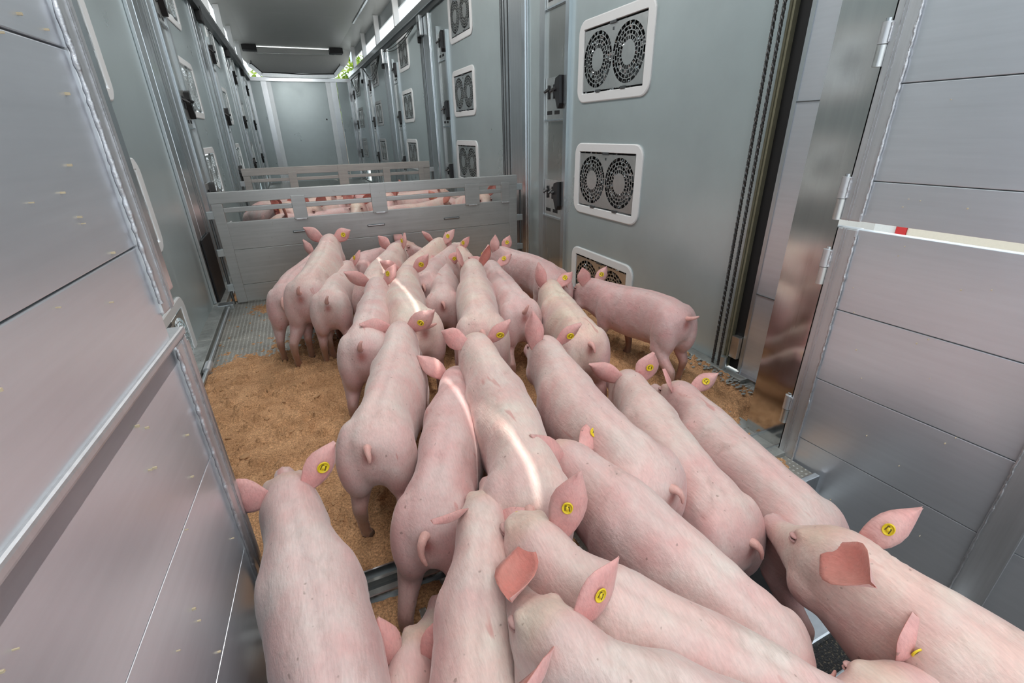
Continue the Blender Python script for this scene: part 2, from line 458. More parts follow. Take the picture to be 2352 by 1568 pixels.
def grille_mesh():
    bm = bmesh.new()
    w, h, x, d = IW - 0.012, IH - 0.02, 0.004, 0.0025
    R = 0.147; SEG = 40
    radii = (0.061, 0.0825, 0.104, 0.1255, 0.147)
    def quad(a, b, c, e):
        bm.faces.new([bm.verts.new((x, p[0], p[1])) for p in (a, b, c, e)])
    for s in (-1, 1):
        cx = s * w / 4 * 1.02
        # plate around the hole, circle bridged to the cell outline
        cell = []
        x0, x1 = (0, s * w / 2) if s > 0 else (s * w / 2, 0)
        for k in range(SEG):
            a = 2 * math.pi * k / SEG
            ca, sa = math.cos(a), math.sin(a)
            tx = ((x1 - cx) / ca) if ca > 1e-6 else (((x0 - cx) / ca) if ca < -1e-6 else 1e9)
            ty = ((h / 2) / sa) if sa > 1e-6 else (((-h / 2) / sa) if sa < -1e-6 else 1e9)
            t = min(tx, ty)
            cell.append((cx + ca * t, sa * t))
        for k in range(SEG):
            a0, a1 = 2 * math.pi * k / SEG, 2 * math.pi * (k + 1) / SEG
            c0 = (cx + R * math.cos(a0), R * math.sin(a0)); c1 = (cx + R * math.cos(a1), R * math.sin(a1))
            q0, q1 = cell[k], cell[(k + 1) % SEG]
            if abs(q0[0] - q1[0]) > 1e-4 and abs(q0[1] - q1[1]) > 1e-4:   # fill the corner
                cxn = q0[0] if abs(abs(q0[0] - cx) - abs((x1 if q0[0] > cx else x0) - cx)) < 1e-4 else q1[0]
                cyn = math.copysign(h / 2, q0[1] + q1[1])
                bm.faces.new([bm.verts.new((x, p[0], p[1])) for p in (q0, (cxn, cyn), q1)])
            quad(c0, q0, q1, c1)
            # concentric bars
            for rad in radii[1:-1]:
                ri, ro = rad - 0.0022, rad + 0.0022
                quad((cx + ri * math.cos(a0), ri * math.sin(a0)), (cx + ro * math.cos(a0), ro * math.sin(a0)), (cx + ro * math.cos(a1), ro * math.sin(a1)), (cx + ri * math.cos(a1), ri * math.sin(a1)))
            # hub
            bm.faces.new([bm.verts.new((x, p[0], p[1])) for p in ((cx, 0), (cx + 0.060 * math.cos(a0), 0.060 * math.sin(a0)), (cx + 0.060 * math.cos(a1), 0.060 * math.sin(a1)))])
        for k in range(22):
            a = 2 * math.pi * k / 22
            ca, sa = math.cos(a), math.sin(a)
            for q in range(4):
                sh = 0.5 * (q % 2) * 2 * math.pi / 22
                ca, sa = math.cos(a + sh), math.sin(a + sh)
                ra, rb = radii[q], radii[q + 1]; hw = 0.0022
                quad((cx + ra * ca + hw * sa, ra * sa - hw * ca), (cx + rb * ca + hw * sa, rb * sa - hw * ca), (cx + rb * ca - hw * sa, rb * sa + hw * ca), (cx + ra * ca - hw * sa, ra * sa + hw * ca))
    bmesh.ops.remove_doubles(bm, verts=bm.verts[:], dist=1e-5)
    r = bmesh.ops.extrude_face_region(bm, geom=bm.faces[:])
    vs = [v for v in r['geom'] if isinstance(v, bmesh.types.BMVert)]
    bmesh.ops.translate(bm, verts=vs, vec=(-d, 0, 0))
    # two spring clips on the lower lip and the slot on top
    bmesh.ops.recalc_face_normals(bm, faces=bm.faces[:])
    me = bpy.data.meshes.new('grille'); bm.to_mesh(me); bm.free(); me.materials.append(MT['steel'])
    return me
def clips_mesh():
    m = MB()
    for y in (-0.12, 0.13):
        m.box(0.003, 0.014, y - 0.022, y + 0.022, -IH / 2 - 0.002, -IH / 2 + 0.014, 0.002)
    m.box(0.003, 0.012, -0.03, 0.03, IH / 2 - 0.014, IH / 2 + 0.002, 0.002)
    m.box(0.0035, 0.0065, -0.006, 0.006, IH / 2 - 0.045, IH / 2 - 0.03)
    bmesh.ops.recalc_face_normals(m.bm, faces=m.bm.faces[:])
    me = bpy.data.meshes.new('clip'); m.bm.to_mesh(me); m.bm.free(); me.materials.append(MT['dark'])
    return me
def fan_mesh():
    """fan blades, hub and motor struts behind the grille; flakes for glints of outside light between"""
    m = MB(); rnd = random.Random(3)
    for s in (-1, 1):
        cy = s * (IW - 0.012) / 4 * 1.02
        m.tube([(-0.055, cy, 0), (-0.02, cy, 0)], 0.045, 16)
        for k in range(7):
            a = 2 * math.pi * k / 7 + 0.2 * s
            ca, sa = math.cos(a), math.sin(a); cb, sb = math.cos(a + 0.55), math.sin(a + 0.55)
            m.poly([(-0.022, cy + 0.042 * ca, 0.042 * sa), (-0.022, cy + 0.120 * ca, 0.120 * sa), (-0.045, cy + 0.120 * cb, 0.120 * sb), (-0.045, cy + 0.042 * cb, 0.042 * sb)], (-0.002, 0, 0))
    bmesh.ops.recalc_face_normals(m.bm, faces=m.bm.faces[:])
    me = bpy.data.meshes.new('fan_blades'); m.bm.to_mesh(me); m.bm.free(); me.materials.append(MT['dark'])
    return me
def glint_mesh():  # bright flakes standing in for outside light glinting through the vent mesh
    m = bmesh.new(); rnd = random.Random(5)
    ny, nz = 60, 34
    g = [[m.verts.new((-0.018 + rnd.uniform(-0.006, 0.006), -IW / 2 + IW * i / ny, -IH / 2 + IH * j / nz)) for j in range(nz + 1)] for i in range(ny + 1)]
    for i in range(ny):
        for j in range(nz):
            if rnd.random() < 0.16:
                m.faces.new((g[i][j], g[i + 1][j], g[i + 1][j + 1], g[i][j + 1]))
    me = bpy.data.meshes.new('filter'); m.to_mesh(me); m.free(); me.materials.append(MT['bright'])
    return me
MS = dict(frame=vent_frame_mesh(), grille=grille_mesh(), clip=clips_mesh(), fan=fan_mesh(), glints=glint_mesh())
def back_box():  # black box added behind the right vents to keep outside light out
    m = MB(); m.box(-0.09, -0.085, -IW / 2, IW / 2, -IH / 2, IH / 2)
    m.box(-0.085, 0.0, -IW / 2 - 0.01, -IW / 2 - 0.001, -IH / 2, IH / 2); m.box(-0.085, 0.0, IW / 2 + 0.001, IW / 2 + 0.01, -IH / 2, IH / 2)
    m.box(-0.085, 0.0, -IW / 2, IW / 2, IH / 2 + 0.001, IH / 2 + 0.01); m.box(-0.085, 0.0, -IW / 2, IW / 2, -IH / 2 - 0.01, -IH / 2 - 0.001)
    me = bpy.data.meshes.new('light_block_box'); bmesh.ops.recalc_face_normals(m.bm, faces=m.bm.faces[:]); m.bm.to_mesh(me); m.bm.free(); me.materials.append(MT['black'])
    return me
MS['box'] = back_box()
def vent(x, y, z, side, label, group, glints=True):
    """side=-1 : on the right wall facing -X ; side=+1 : on the left wall facing +X"""
    t = tag(empty('fan_vent', (x, y, z), math.pi if side < 0 else 0.0), label, 'vent', group)
    for nm, k in (('vent_frame', 'frame'), ('grille', 'grille'), ('clip', 'clip'), ('fan_blades', 'fan')) + ((('filter', 'glints'), ('light_block_box', 'box')) if glints else ()):
        o = bpy.data.objects.new(nm, MS[k]); C.objects.link(o); o.parent = t
        if k in ('clip', 'fan', 'glints'): o['kind'] = 'stuff'
    return t

# ---- walls (shared builder, local frame: u = along the trailer, d = out from the wall into the room)
def wall_side(root, T, elements):
    """T(d,u,z)->(x,y,z) through a matrix; elements: list of (name, u0, u1, d0, d1, z0, z1, mat)"""
    for (nm, u0, u1, d0, d1, z0, z1, mt) in elements:
        m = MB(); m.box(d0, d1, u0, u1, z0, z1)
        m.build(nm, MT[mt], root, mtx=T)

def panel_with_holes(u0, u1, holes, zt=WALLTOP):
    """boxes of one wall panel leaving rectangular openings (hu0,hu1,[(z0,z1)...])"""
    m = MB(); hu0, hu1, zs = holes
    m.box(-0.03, 0, u0, hu0, 0, zt); m.box(-0.03, 0, hu1, u1, 0, zt)
    z = 0.0
    for (a, b) in sorted(zs):
        if a > z: m.box(-0.03, 0, hu0, hu1, z, a)
        z = b
    m.box(-0.03, 0, hu0, hu1, z, zt)
    return m

wall_r = struct('wall_right'); wall_l = struct('wall_left')
# +d means into the room. right wall: x = XR - d ; left wall: x = XL(u) + d (slightly skewed)
TR = Matrix(((-1, 0, 0, XR), (0, 1, 0, 0), (0, 0, 1, 0), (0, 0, 0, 1)))
TL = Matrix(((1, -LROT, 0, XL0), (0, 1, 0, 0), (0, 0, 1, 0), (0, 0, 0, 1)))
def holes(v, zs): return (v + (VW - IW) / 2, v + (VW + IW) / 2, [(max(z + (VH - IH) / 2, 0.0), z + (VH + IH) / 2) for z in zs if z + (VH + IH) / 2 > 0.02])
def one_panel(root, T, u0, u1, v=None, zs=VZ):
    m = panel_with_holes(u0, u1, holes(v, zs)) if v is not None else MB().box(-0.03, 0, u0, u1, 0, WALLTOP)
    bmesh.ops.recalc_face_normals(m.bm, faces=m.bm.faces[:])
    m.build('wall_panel', MT['panel'], root, mtx=T)
def track(root, T, t0, flip=False, z0=0.03, z1=2.20, cables=False):
    """lifting track: three slots between light ribs; t0..t0+0.19"""
    sg = lambda a: (t0 + 0.19 - a) if flip else (t0 + a)
    def bx(nm, a, b, d0, d1, mt, za=z0, zb=z1):
        a, b = sorted((sg(a), sg(b)))
        m = MB(); m.box(d0, d1, a, b, za, zb); m.build(nm, MT[mt], root, mtx=T)
    bx('track_back', 0.0, 0.19, 0.0, 0.004, 'black')
    for a, b, d in ((0.0, 0.012, 0.012), (0.034, 0.078, 0.014), (0.100, 0.128, 0.014), (0.150, 0.160, 0.016), (0.182, 0.19, 0.012)):
        bx('track_rib', a, b, 0.0, d, 'track')
def latch_column(x, y, side, T, label, z1=2.12, full=True):
    fl_ = (lambda a, w: 0.285 - a - w) if side < 0 else (lambda a, w: a)
    """recess w 0.24 between two bars, with latch plates; local u from y to y+0.285"""
    t = tag(empty('latch_column', (0, 0, 0)), label, 'latch', 'latch columns')
    def bx(nm, a, b, d0, d1, za, zb, mt, par=t, bev=0.0):
        m = MB(); m.box(d0, d1, y + a, y + b, za, zb, bev); return m.build(nm, MT[mt], par, mtx=T)
    bx('back_plate', 0.0, 0.285, 0.001, 0.006, 0.03, z1, 'recess')
    bx('side_bar', -0.045, 0.0, 0.0, 0.024, 0.03, z1, 'bright')
    bx('side_bar', 0.285, 0.36, 0.0, 0.024, 0.03, z1 + 0.08, 'track')
    for zc in (1.93, 1.25, 0.57):
        pl = bx('latch_plate', 0.004, 0.281, 0.006, 0.012, zc - 0.09, zc + 0.19, 'steel')
        for k in range(2):
            a = 0.07 + 0.11 * k
            bx('slot', a, a + 0.075, 0.012, 0.0125, zc - 0.045, zc - 0.02, 'black', pl)
        bx('plate_lip', 0.0, 0.285, 0.012, 0.022, zc - 0.085, zc - 0.075, 'bright', pl)
        for k, (a, w) in enumerate(((0.045, 0.026), (0.125, 0.026), (0.175, 0.10))):
            m = MB(); ys = y + fl_(a, w); yc = ys + w / 2
            if k < 2:
                m.box(0.012, 0.022, yc - 0.011, yc + 0.011, zc + 0.055, zc + 0.145, 0.005)
                m.tube([(0.018, yc, zc + 0.118), (0.05, yc + 0.004, zc + 0.098)], [0.011, 0.008], 8)
            else:
                sg_ = -1 if side < 0 else 1
                yo = yc - 0.0 * sg_
                m.poly([(0.014, yo + sg_ * u_, zc + z_) for u_, z_ in ((-0.012, 0.175), (0.042, 0.19), (0.048, 0.02), (0.030, -0.012), (0.018, -0.012), (-0.026, 0.085), (-0.030, 0.125))], (0.036, 0, 0))
                m.tube([(0.03, yo - sg_ * 0.01, zc + 0.12), (0.065, yo - sg_ * 0.018, zc + 0.105)], 0.012, 10)
            m.build('latch_knob' if k < 2 else 'latch_lever', MT['blackplastic'], pl, mtx=T)
    return t

ORD = ('first', 'second', 'third', 'fourth', 'fifth')
ROWN = ('top row', 'second row down', 'third row down', 'lowest row')
# right wall -----------------------------------------------------------
for (a, b, d0, d1, mt) in ((1.355, 1.372, 0.0, 0.008, 'track'), (1.372, 1.43, 0.0, 0.003, 'black'), (1.43, 1.56, 0.0, 0.002, 'panel'), (1.425, 1.434, 0.002, 0.026, 'khaki'), (1.437, 1.446, 0.002, 0.030, 'khaki')):
    m = MB(); m.box(d0, d1, a, b, 0.03, WALLTOP); m.build('track_rib', MT[mt], wall_r, mtx=TR)
m = MB()
for q, yy in enumerate((1.453, 1.487)):       # two twisted wire ropes in the rear track
    m = MB()
    for s_ in range(3):
        pts = [(0.048 + 0.0036 * math.cos(k * 1.0 + s_ * 2.094), yy + 0.0036 * math.sin(k * 1.0 + s_ * 2.094), 0.03 + k * 0.006) for k in range(0, 370)]
        m.tube(pts, 0.0040, 5)
    m.build('wire_rope', MT['cable'], wall_r, True, TR)['kind'] = 'stuff'
m = MB(); m.tube([(0.040, 1.432, 0.0), (0.040, 1.432, 0.085)], 0.017, 12); m.build('rod_foot', MT['track'], wall_r, True, TR)
m = MB(); m.box(0.0, 0.03, 1.375, 1.42, 0.09, 0.20, 0.004); m.build('track_bracket', MT['steel'], wall_r, mtx=TR)
# panel behind the corner post (ends at the rear frame)
m = MB(); m.box(-0.03, 0.004, 1.02, 1.355, 0.03, WALLTOP); m.build('wall_panel', MT['door'], wall_r, mtx=TR)
m = MB(); m.box(0.004, 0.009, 1.02, 1.355, 1.18, 1.183); m.box(0.004, 0.009, 1.02, 1.355, 0.42, 0.423); m.build('panel_joint', MT['dark'], wall_r, mtx=TR)
m = MB(); m.box(-0.03, 0.03, 1.02, 1.36, 0.0, 0.03); m.build('panel_foot', MT['bright'], wall_r, mtx=TR)
for k in range(5):
    v = V0 + k * PB
    end = v + VW + 1.26
    one_panel(wall_r, TR, v - (0.72 if k == 0 else 0.67), min(v + VW + 1.08, 14.2), v)
    for r in range(4):
        z = VZ[r]
        if k > 2 and r == 3: continue
        vent(XR - 0.0, v + VW / 2, z + VH / 2, -1, 'white-framed fan vent, right wall, %s bay from the rear, %s' % (ORD[k], ROWN[r]), 'fan vents on the right wall')
    if v + 1.2 < 14.2:
        latch_column(XR, v + VW + 0.15, -1, TR, 'steel latch column with black levers on the right wall, %s from the rear' % ORD[k])
        m = MB(); m.box(0.0, 0.014, v + VW + 0.73, v + VW + 0.82, 0.03, WALLTOP, 0.003); m.box(0.0, 0.022, v + VW + 0.76, v + VW + 0.82, 0.03, WALLTOP, 0.004)
        m.build('wall_post', MT['bright'], wall_r, mtx=TR)
        m = MB(); m.box(0.0, 0.010, v + VW + 0.82, v + VW + 1.07, 0.03, WALLTOP, 0.003)
        m.build('wall_post', MT['track'], wall_r, mtx=TR)
        track(wall_r, TR, v + VW + 1.07)
        one_panel(wall_r, TR, v + VW + 1.07, v + VW + 1.27)
        m = MB(); m.box(0.012, 0.06, v + VW + 1.02, v + VW + 1.16, 2.20, 2.42, 0.012); m.build('pulley_box', MT['track'], wall_r, mtx=TR)
        m = MB(); m.box(0.060, 0.063, v + VW + 1.07, v + VW + 1.09, 2.26, 2.35); m.box(0.012, 0.055, v + VW + 1.16, v + VW + 1.19, 2.14, 2.26, 0.006); m.build('pulley_clip', MT['black'], wall_r, mtx=TR)
# left wall --------------------------------------------------------------
VL0 = 2.2185
m = MB(); m.box(-0.03, 0.0, 1.02, VL0 - 0.36, 0, WALLTOP); m.build('wall_panel', MT['panel'], wall_l, mtx=TL)
for k in range(5):
    v = VL0 + k * PB
    one_panel(wall_l, TL, v - 0.36 if k == 0 else v - 0.62, min(v + 1.78, 14.2), v)
    for r in range(4):
        if k > 2 and r == 3: continue
        uc = v + VW / 2
        o = vent(XL0 - LROT * uc, uc, VZ[r] + VH / 2, 1, 'white-framed fan vent, left wall, %s bay from the rear, %s' % (ORD[k], ROWN[r]), 'fan vents on the left wall', False)
        o.rotation_euler.z = LROT
    if k > 0:
        latch_column(0, v - 0.36, 1, TL, 'steel latch column with black levers on the left wall, %s from the rear' % ORD[k - 1])
        m = MB(); m.box(0.0, 0.014, v - 0.59, v - 0.41, 0.03, WALLTOP, 0.003); m.build('wall_post', MT['track'], wall_l, mtx=TL)
        track(wall_l, TL, v - 0.83, True)
        one_panel(wall_l, TL, v - 0.86, v - 0.62)
        m = MB(); m.box(0.0, 0.02, v - 1.19, v - 1.06, 0.03, WALLTOP, 0.003); m.build('wall_post', MT['track'], wall_l, mtx=TL)
        m = MB(); m.box(0.0, 0.022, v - 1.05, v - 0.93, 0.03, WALLTOP, 0.004); m.box(0.0, 0.02, v - 0.92, v - 0.84, 0.03, WALLTOP, 0.003); m.build('wall_post', MT['bright'], wall_l, mtx=TL)
        m = MB(); m.box(0.014, 0.07, v - 0.78, v - 0.62, 2.24, 2.40, 0.012); m.build('pulley_box', MT['black'], wall_l, mtx=TL)
m = MB(); m.box(0.024, 0.036, 3.72, 4.06, 0.0, 0.47, 0.003); m.build('rubber_buffer', MT['black'], wall_l, mtx=TL)

# ---- rails on top of both walls, posts of the open strip, roof
tr = struct('trim_2')
m = MB(); m.box(XR - 0.05, XR + 0.03, 1.0, 14.25, 2.44, 2.53, 0.006); m.build('top_rail', MT['bright'], tr)
m = MB(); m.box(XR - 0.025, XR - 0.005, 1.0, 14.25, 2.39, 2.44); m.build('rail_channel', MT['dark'], tr)
tl = struct('trim_3')
m = MB(); m.box(-0.03, 0.05, 1.0, 14.25, 2.46, 2.55, 0.006); m.build('top_rail', MT['bright'], tl, mtx=TL)
m = MB(); m.box(0.01, 0.07, 1.0, 14.25, 2.34, 2.46); m.build('rail_channel', MT['dark'], tl, mtx=TL)
for i in range(7):
    y = 13.0 - 1.65 * i
    m = MB(); m.box(XR - 0.055, XR + 0.025, y - 0.03, y + 0.03, 2.53, 2.965, 0.004); m.build('roof_post', MT['white'], tr)
    m = MB(); m.box(-0.025, 0.055, y - 0.03, y + 0.03, 2.55, 2.965, 0.004); m.build('roof_post', MT['white'], tl, mtx=TL)
ceil = struct('ceiling')
SLX, SLW = 0.352 + 2.55 * math.tan(math.radians(15)), 0.020
yy = [0.62, 2.98, 5.9, 8.05, 10.2, 12.35, 13.75]
for i in range(6):
    if i == 0:      # the first bay is two sheets that do not quite meet: the sun comes through the slit
        m = MB(); m.box(-0.46, SLX - SLW / 2, yy[i], yy[i + 1] - 0.004, 3.0, 3.02); m.build('roof_sheet', MT['roof'], ceil)
        m = MB(); m.box(SLX + SLW / 2, 1.51, yy[i], yy[i + 1] - 0.004, 3.0, 3.02); m.build('roof_sheet', MT['roof'], ceil)
    else:
        m = MB(); m.box(-0.46, 1.51, yy[i], yy[i + 1] - 0.004, 3.0, 3.02); m.build('roof_sheet', MT['roof'], ceil)
    for s_, (xa, xb) in ((0, (-0.70, -0.46)), (1, (1.51, 1.84))):
        za, zb = (2.962, 3.0) if s_ == 0 else (3.0, 2.962)
        m = MB(); m.poly([(xa, yy[i], za), (xb, yy[i], zb), (xb, yy[i], zb + 0.02), (xa, yy[i], za + 0.02)], (0, yy[i + 1] - yy[i] - 0.004, 0)); m.build('roof_edge_sheet', MT['roof'], ceil)
m = MB(); m.box(XR + 0.05, XR + 0.07, 0.62, 14.2, 2.78, 3.0); m.build('eave_board', MT['track'], ceil)
m = MB(); m.box(-0.86, -0.84, 0.62, 14.2, 2.54, 3.0); m.build('eave_board', MT['track'], ceil)
# unseen strip lamps added inside the trailer to brighten it
for y in (2.2, 4.6, 6.8):
    l_ = tag(empty('added_fill_lamp', (0.55, y, 2.985)), 'added fill light strip under the trailer roof, %s from the rear' % {2.2: 'first', 4.6: 'second', 6.8: 'third'}[y], 'lamp', 'added roof fill lamps')
    m = MB(); m.box(-0.05, 0.05, -0.55, 0.55, -0.015, 0.012, 0.004); m.build('lamp_housing', MT['white'], l_)
    m = MB(); m.box(-0.04, 0.04, -0.53, 0.53, -0.022, -0.015); m.build('diffuser', LAMP, l_)
# unseen canopy added to keep sun off the platform; dock tube lamps below
can = struct('ceiling_canopy_added')
m = MB(); m.box(-0.8, 3.5, -3.6, 0.64, 4.30, 4.36); m.build('added_canopy_sheet', MT['white'], can)
for sx in (-0.75, 3.45):
    m = MB(); m.box(sx - 0.06, sx + 0.06, -3.5, -3.38, -1.4, 4.3); m.build('added_canopy_post', MT['frame'], can)
for i_, y in enumerate((-2.4, -1.2, 0.0)):
    l_ = tag(empty('dock_lamp', (0.7, y, 4.25)), 'long tube lamp under the added sun canopy, %s row from the trailer' % ('third', 'second', 'first')[i_], 'lamp', 'dock tube lamps')
    m = MB(); m.box(-1.6, 1.6, -0.08, 0.08, -0.02, 0.04, 0.01); m.build('lamp_housing', MT['white'], l_)
    m = MB(); m.tube([(-1.55, 0, -0.04), (1.55, 0, -0.04)], 0.03, 10); m.build('lamp_tube', LAMP, l_, True)
for y in (6.4, 9.7):
    m = MB(); m.box(1.50, 1.53, y - 0.9, y + 0.9, 2.985, 3.0); m.build('roof_seam', MT['bright'], ceil)
# front hood of the lifting roof
m = MB(); m.poly([(-0.66, 13.75, 2.985), (1.82, 13.75, 2.985), (1.74, 13.95, 2.74), (1.42, 14.2, 2.45), (-0.30, 14.2, 2.45), (-0.60, 13.95, 2.74)], (0, 0.02, 0.01)); m.build('front_hood', MT['roof'], ceil)
m = MB(); m.tube([(-0.33, 13.6, 2.84), (1.40, 13.6, 2.865)], 0.005, 8); m.build('cross_rod', MT['bright'], ceil, True)
hp = [(-0.50, 2.90), (-0.50, 2.66), (-0.27, 2.46), (-0.05, 2.45), (1.20, 2.45), (1.38, 2.47), (1.60, 2.68), (1.60, 2.92)]
m = MB()
for i in range(len(hp) - 1):
    a, b = Vector((hp[i][0], 14.0, hp[i][1])), Vector((hp[i + 1][0], 14.0, hp[i + 1][1]))
    d = (b - a).normalized(); n = Vector((-d.z, 0, d.x)) * 0.045
    m.poly([a - n, b - n, b + n, a + n], (0, 0.12, 0))
m.build('hood_channel', MT['track'], ceil)
m = MB(); m.tube([(-0.44, 13.97, 2.86), (-0.45, 13.97, 2.68), (-0.26, 13.97, 2.50), (0.3, 13.97, 2.49), (0.6, 13.97, 2.475), (1.35, 13.97, 2.50), (1.54, 13.97, 2.70), (1.52, 13.97, 2.88)], 0.010, 6); m.build('hood_cable', MT['black'], ceil, True)
for sx in (-0.46, 1.40):
    m = MB(); m.box(sx - 0.10, sx + 0.20, 13.45, 13.72, 2.88, 2.99, 0.01); m.build('hood_bracket', MT['black'], ceil)

# ---- front wall
wf = struct('wall_front')
FY = 14.2
def fb(nm, x0, x1, y0, y1, z0, z1, mt):
    m = MB(); m.box(x0, x1, y0, y1, z0, z1); m.build(nm, MT[mt], wf)
fb('front_panel', -0.20, 1.17, FY, FY + 0.03, 0, 2.33, 'panel')
fb('front_panel', -0.62, -0.34, FY - 0.02, FY + 0.02, 0, 2.33, 'panel')
fb('front_panel', 1.42, 1.80, FY - 0.02, FY + 0.02, 0, 2.33, 'panel')
fb('front_post', -0.34, -0.22, FY - 0.06, FY + 0.01, 0, 2.33, 'bright')
fb('front_post', 1.26, 1.40, FY - 0.06, FY + 0.01, 0, 2.33, 'bright')
fb('front_post', -0.22, -0.12, FY - 0.03, FY + 0.01, 0, 2.33, 'track')
fb('front_post', 1.14, 1.26, FY - 0.03, FY + 0.01, 0, 2.33, 'track')
fb('front_post', -0.64, -0.57, FY - 0.08, FY, 0, 2.33, 'bright')
fb('front_post', 1.68, 1.76, FY - 0.08, FY, 0, 2.33, 'bright')
fb('front_header', -0.66, 1.80, FY - 0.10, FY + 0.02, 2.33, 2.41, 'bright')
fb('front_stud', 1.02, 1.05, FY - 0.01, FY + 0.001, 1.46, 1.50, 'black')

# ---- rear frame posts beside the opening
tp = struct('trim_4')
m = MB(); m.box(1.459, 1.50, 0.889, 1.035, -0.02, 2.6); m.build('corner_post', MT['mirror'], tp)
m = MB(); m.box(1.50, 1.85, 1.0, 1.035, -0.02, 2.6); m.build('corner_return', MT['mirror'], tp)
m = MB(); m.box(1.40, 1.50, 0.86, 1.30, -0.03, 0.008, 0.003); m.build('post_foot', MT['ledge'], tp)
tp2 = struct('trim_5')
m = MB(); m.box(-0.42, -0.379, 0.889, 1.035, -0.02, 2.6); m.build('corner_post', MT['mirror'], tp2)
m = MB(); m.box(-0.76, -0.42, 1.0, 1.035, -0.02, 2.6); m.build('corner_return', MT['mirror'], tp2)

# ================================================================== LOADING GATES beside the opening
def weld(root, pts, r=0.0036):
    rnd = random.Random(len(pts)); P = []
    a, b = Vector(pts[0]), Vector(pts[1]); n = int((b - a).length / 0.007)
    R = []
    for i in range(n + 1):
        p = a.lerp(b, i / n); p += Vector((0, rnd.uniform(-0.0012, 0.0012), 0)); P.append(p); R.append(r * rnd.uniform(0.7, 1.2))
    m = MB(); m.tube(P, R, 7); return m.build('weld_bead', MT['weld'], root, True)
def loading_gate(loc, rz, s, z0, z1, seams, L1, label, L2=None, topcap=False, th=0.034, pz0=None):
    """local frame: +u(-Y in world at rz=0) runs from the hinge side towards the viewer; the face looks to -s*X ... s=+1: gate on the right, face towards -X"""
    t = tag(empty('loading_gate', loc, rz), label, 'gate', 'loading gates')
    def bx(nm, u0, u1, za, zb, d0, d1, mt, bev=0.0, par=t):
        xs = sorted((s * -d1, s * -d0))
        m = MB(); m.box(xs[0], xs[1], -u1, -u0, za, zb, bev); return m.build(nm, MT[mt], par)
    st = 0.055
    zt_ = z1 - (0.0145 if topcap else 0.0)
    bx('gate_stile', 0.0, st, z0, zt_, -th, 0.004, 'frame', 0.004)
    bx('stile_groove', 0.016, 0.019, z0, zt_, 0.004, 0.0055, 'weld'); bx('stile_groove', 0.024, 0.026, z0, zt_, 0.004, 0.0055, 'weld')
    bx('gate_stile', L1, L1 + 0.07, z0, zt_, -th, 0.004, 'frame', 0.004)
    zz = [z0 if pz0 is None else pz0] + list(seams) + [zt_]
    for a, b in zip(zz[:-1], zz[1:]):
        bx('plank', st - 0.004, L1 + 0.004, a + 0.0012, b - 0.0012, -th + 0.006, -0.002, 'door', 0.0015)
    bx('joint_backing', st, L1, z0 + 0.01, z1 - 0.01, -th + 0.008, -0.006, 'dark')
    if L2:
        zq = zz
        for a, b in zip(zq[:-1], zq[1:]):
            bx('plank', L1 + 0.066, L2, a + 0.0012, b - 0.0012, -th + 0.006, -0.002, 'door', 0.0015)
    if topcap:
        bx('top_rail', -0.004, L2 or L1 + 0.07, z1 - 0.014, z1, -th, 0.005, 'frame', 0.004)
    weld(t, [(s * -0.004, -st, z0 + 0.02), (s * -0.004, -st, z1 - 0.02)])
    weld(t, [(s * -0.004, -L1, z0 + 0.02), (s * -0.004, -L1, z1 - 0.02)], 0.003)
    return t
def hinge(t, s, zs, u=-0.012):
    for za, zb in zs:
        zm = (za + zb) / 2
        m = MB(); m.tube([(s * 0.0, -u, zm + 0.001), (s * 0.0, -u, zb)], 0.0135, 14); h = m.build('hinge', MT['frame'], t, True)
        m = MB(); m.tube([(s * 0.0, -u, za), (s * 0.0, -u, zm - 0.001)], 0.0125, 14); m.build('hinge_knuckle', MT['steel'], h, True)
        m = MB(); m.tube([(s * 0.0, -u, zb), (s * 0.0, -u, zb + 0.008)], 0.0075, 12); m.build('hinge_pin', MT['bright'], h, True)
        rnd = random.Random(int(za * 1000)); P = [(s * -0.006, -u - 0.014, zm + 0.004 + k * 0.006) for k in range(int((zb - zm) / 0.006))]
        m = MB(); m.tube(P, [0.0035 * rnd.uniform(0.6, 1.4) for _ in P], 6); m.build('weld_bead', MT['weld'], h, True)
RZ_R = math.atan(0.0668)
gR = (1.4626, 0.887, 0)
g1 = loading_gate(gR, RZ_R, 1, 0.843, 2.05, (0.955, 1.193, 1.43, 1.67), 0.60, 'upper aluminium gate leaf on the right, above the gap showing outside', 1.6)
hinge(g1, 1, ((0.842, 0.963), (1.237, 1.338), (1.75, 1.85)))
g2 = loading_gate(gR, RZ_R, 1, -0.155, 0.822, (0.0925, 0.3315, 0.576), 0.553, 'lower aluminium gate leaf on the right with five plain planks', 1.6)
hinge(g2, 1, ((0.12, 0.230), (0.642, 0.752)))
RZ_L = -math.atan(0.074)
gL = (-0.2245, 0.893, 0)
g3 = loading_gate(gL, RZ_L, -1, 0.850, 2.05, (0.958, 1.204, 1.44, 1.68), 0.9, 'upper aluminium gate leaf on the left with welded edge', 1.6, pz0=0.765)
m = MB(); m.box(-0.02, 0.0, 0.0, 0.03, 0.87, 2.05, 0.003); m.build('gate_stop', MT['bright'], g3)
g4 = loading_gate(gL, RZ_L, -1, -0.155, 0.810, (0.0925, 0.348, 0.580), 0.9, 'lower aluminium gate leaf on the left under a bright top rail', 1.6, topcap=True, th=0.022)
m = MB(); m.box(-0.02, 0.0, 0.0, 0.02, -0.1, 0.78, 0.003); m.build('gate_stop', MT['track'], g4)

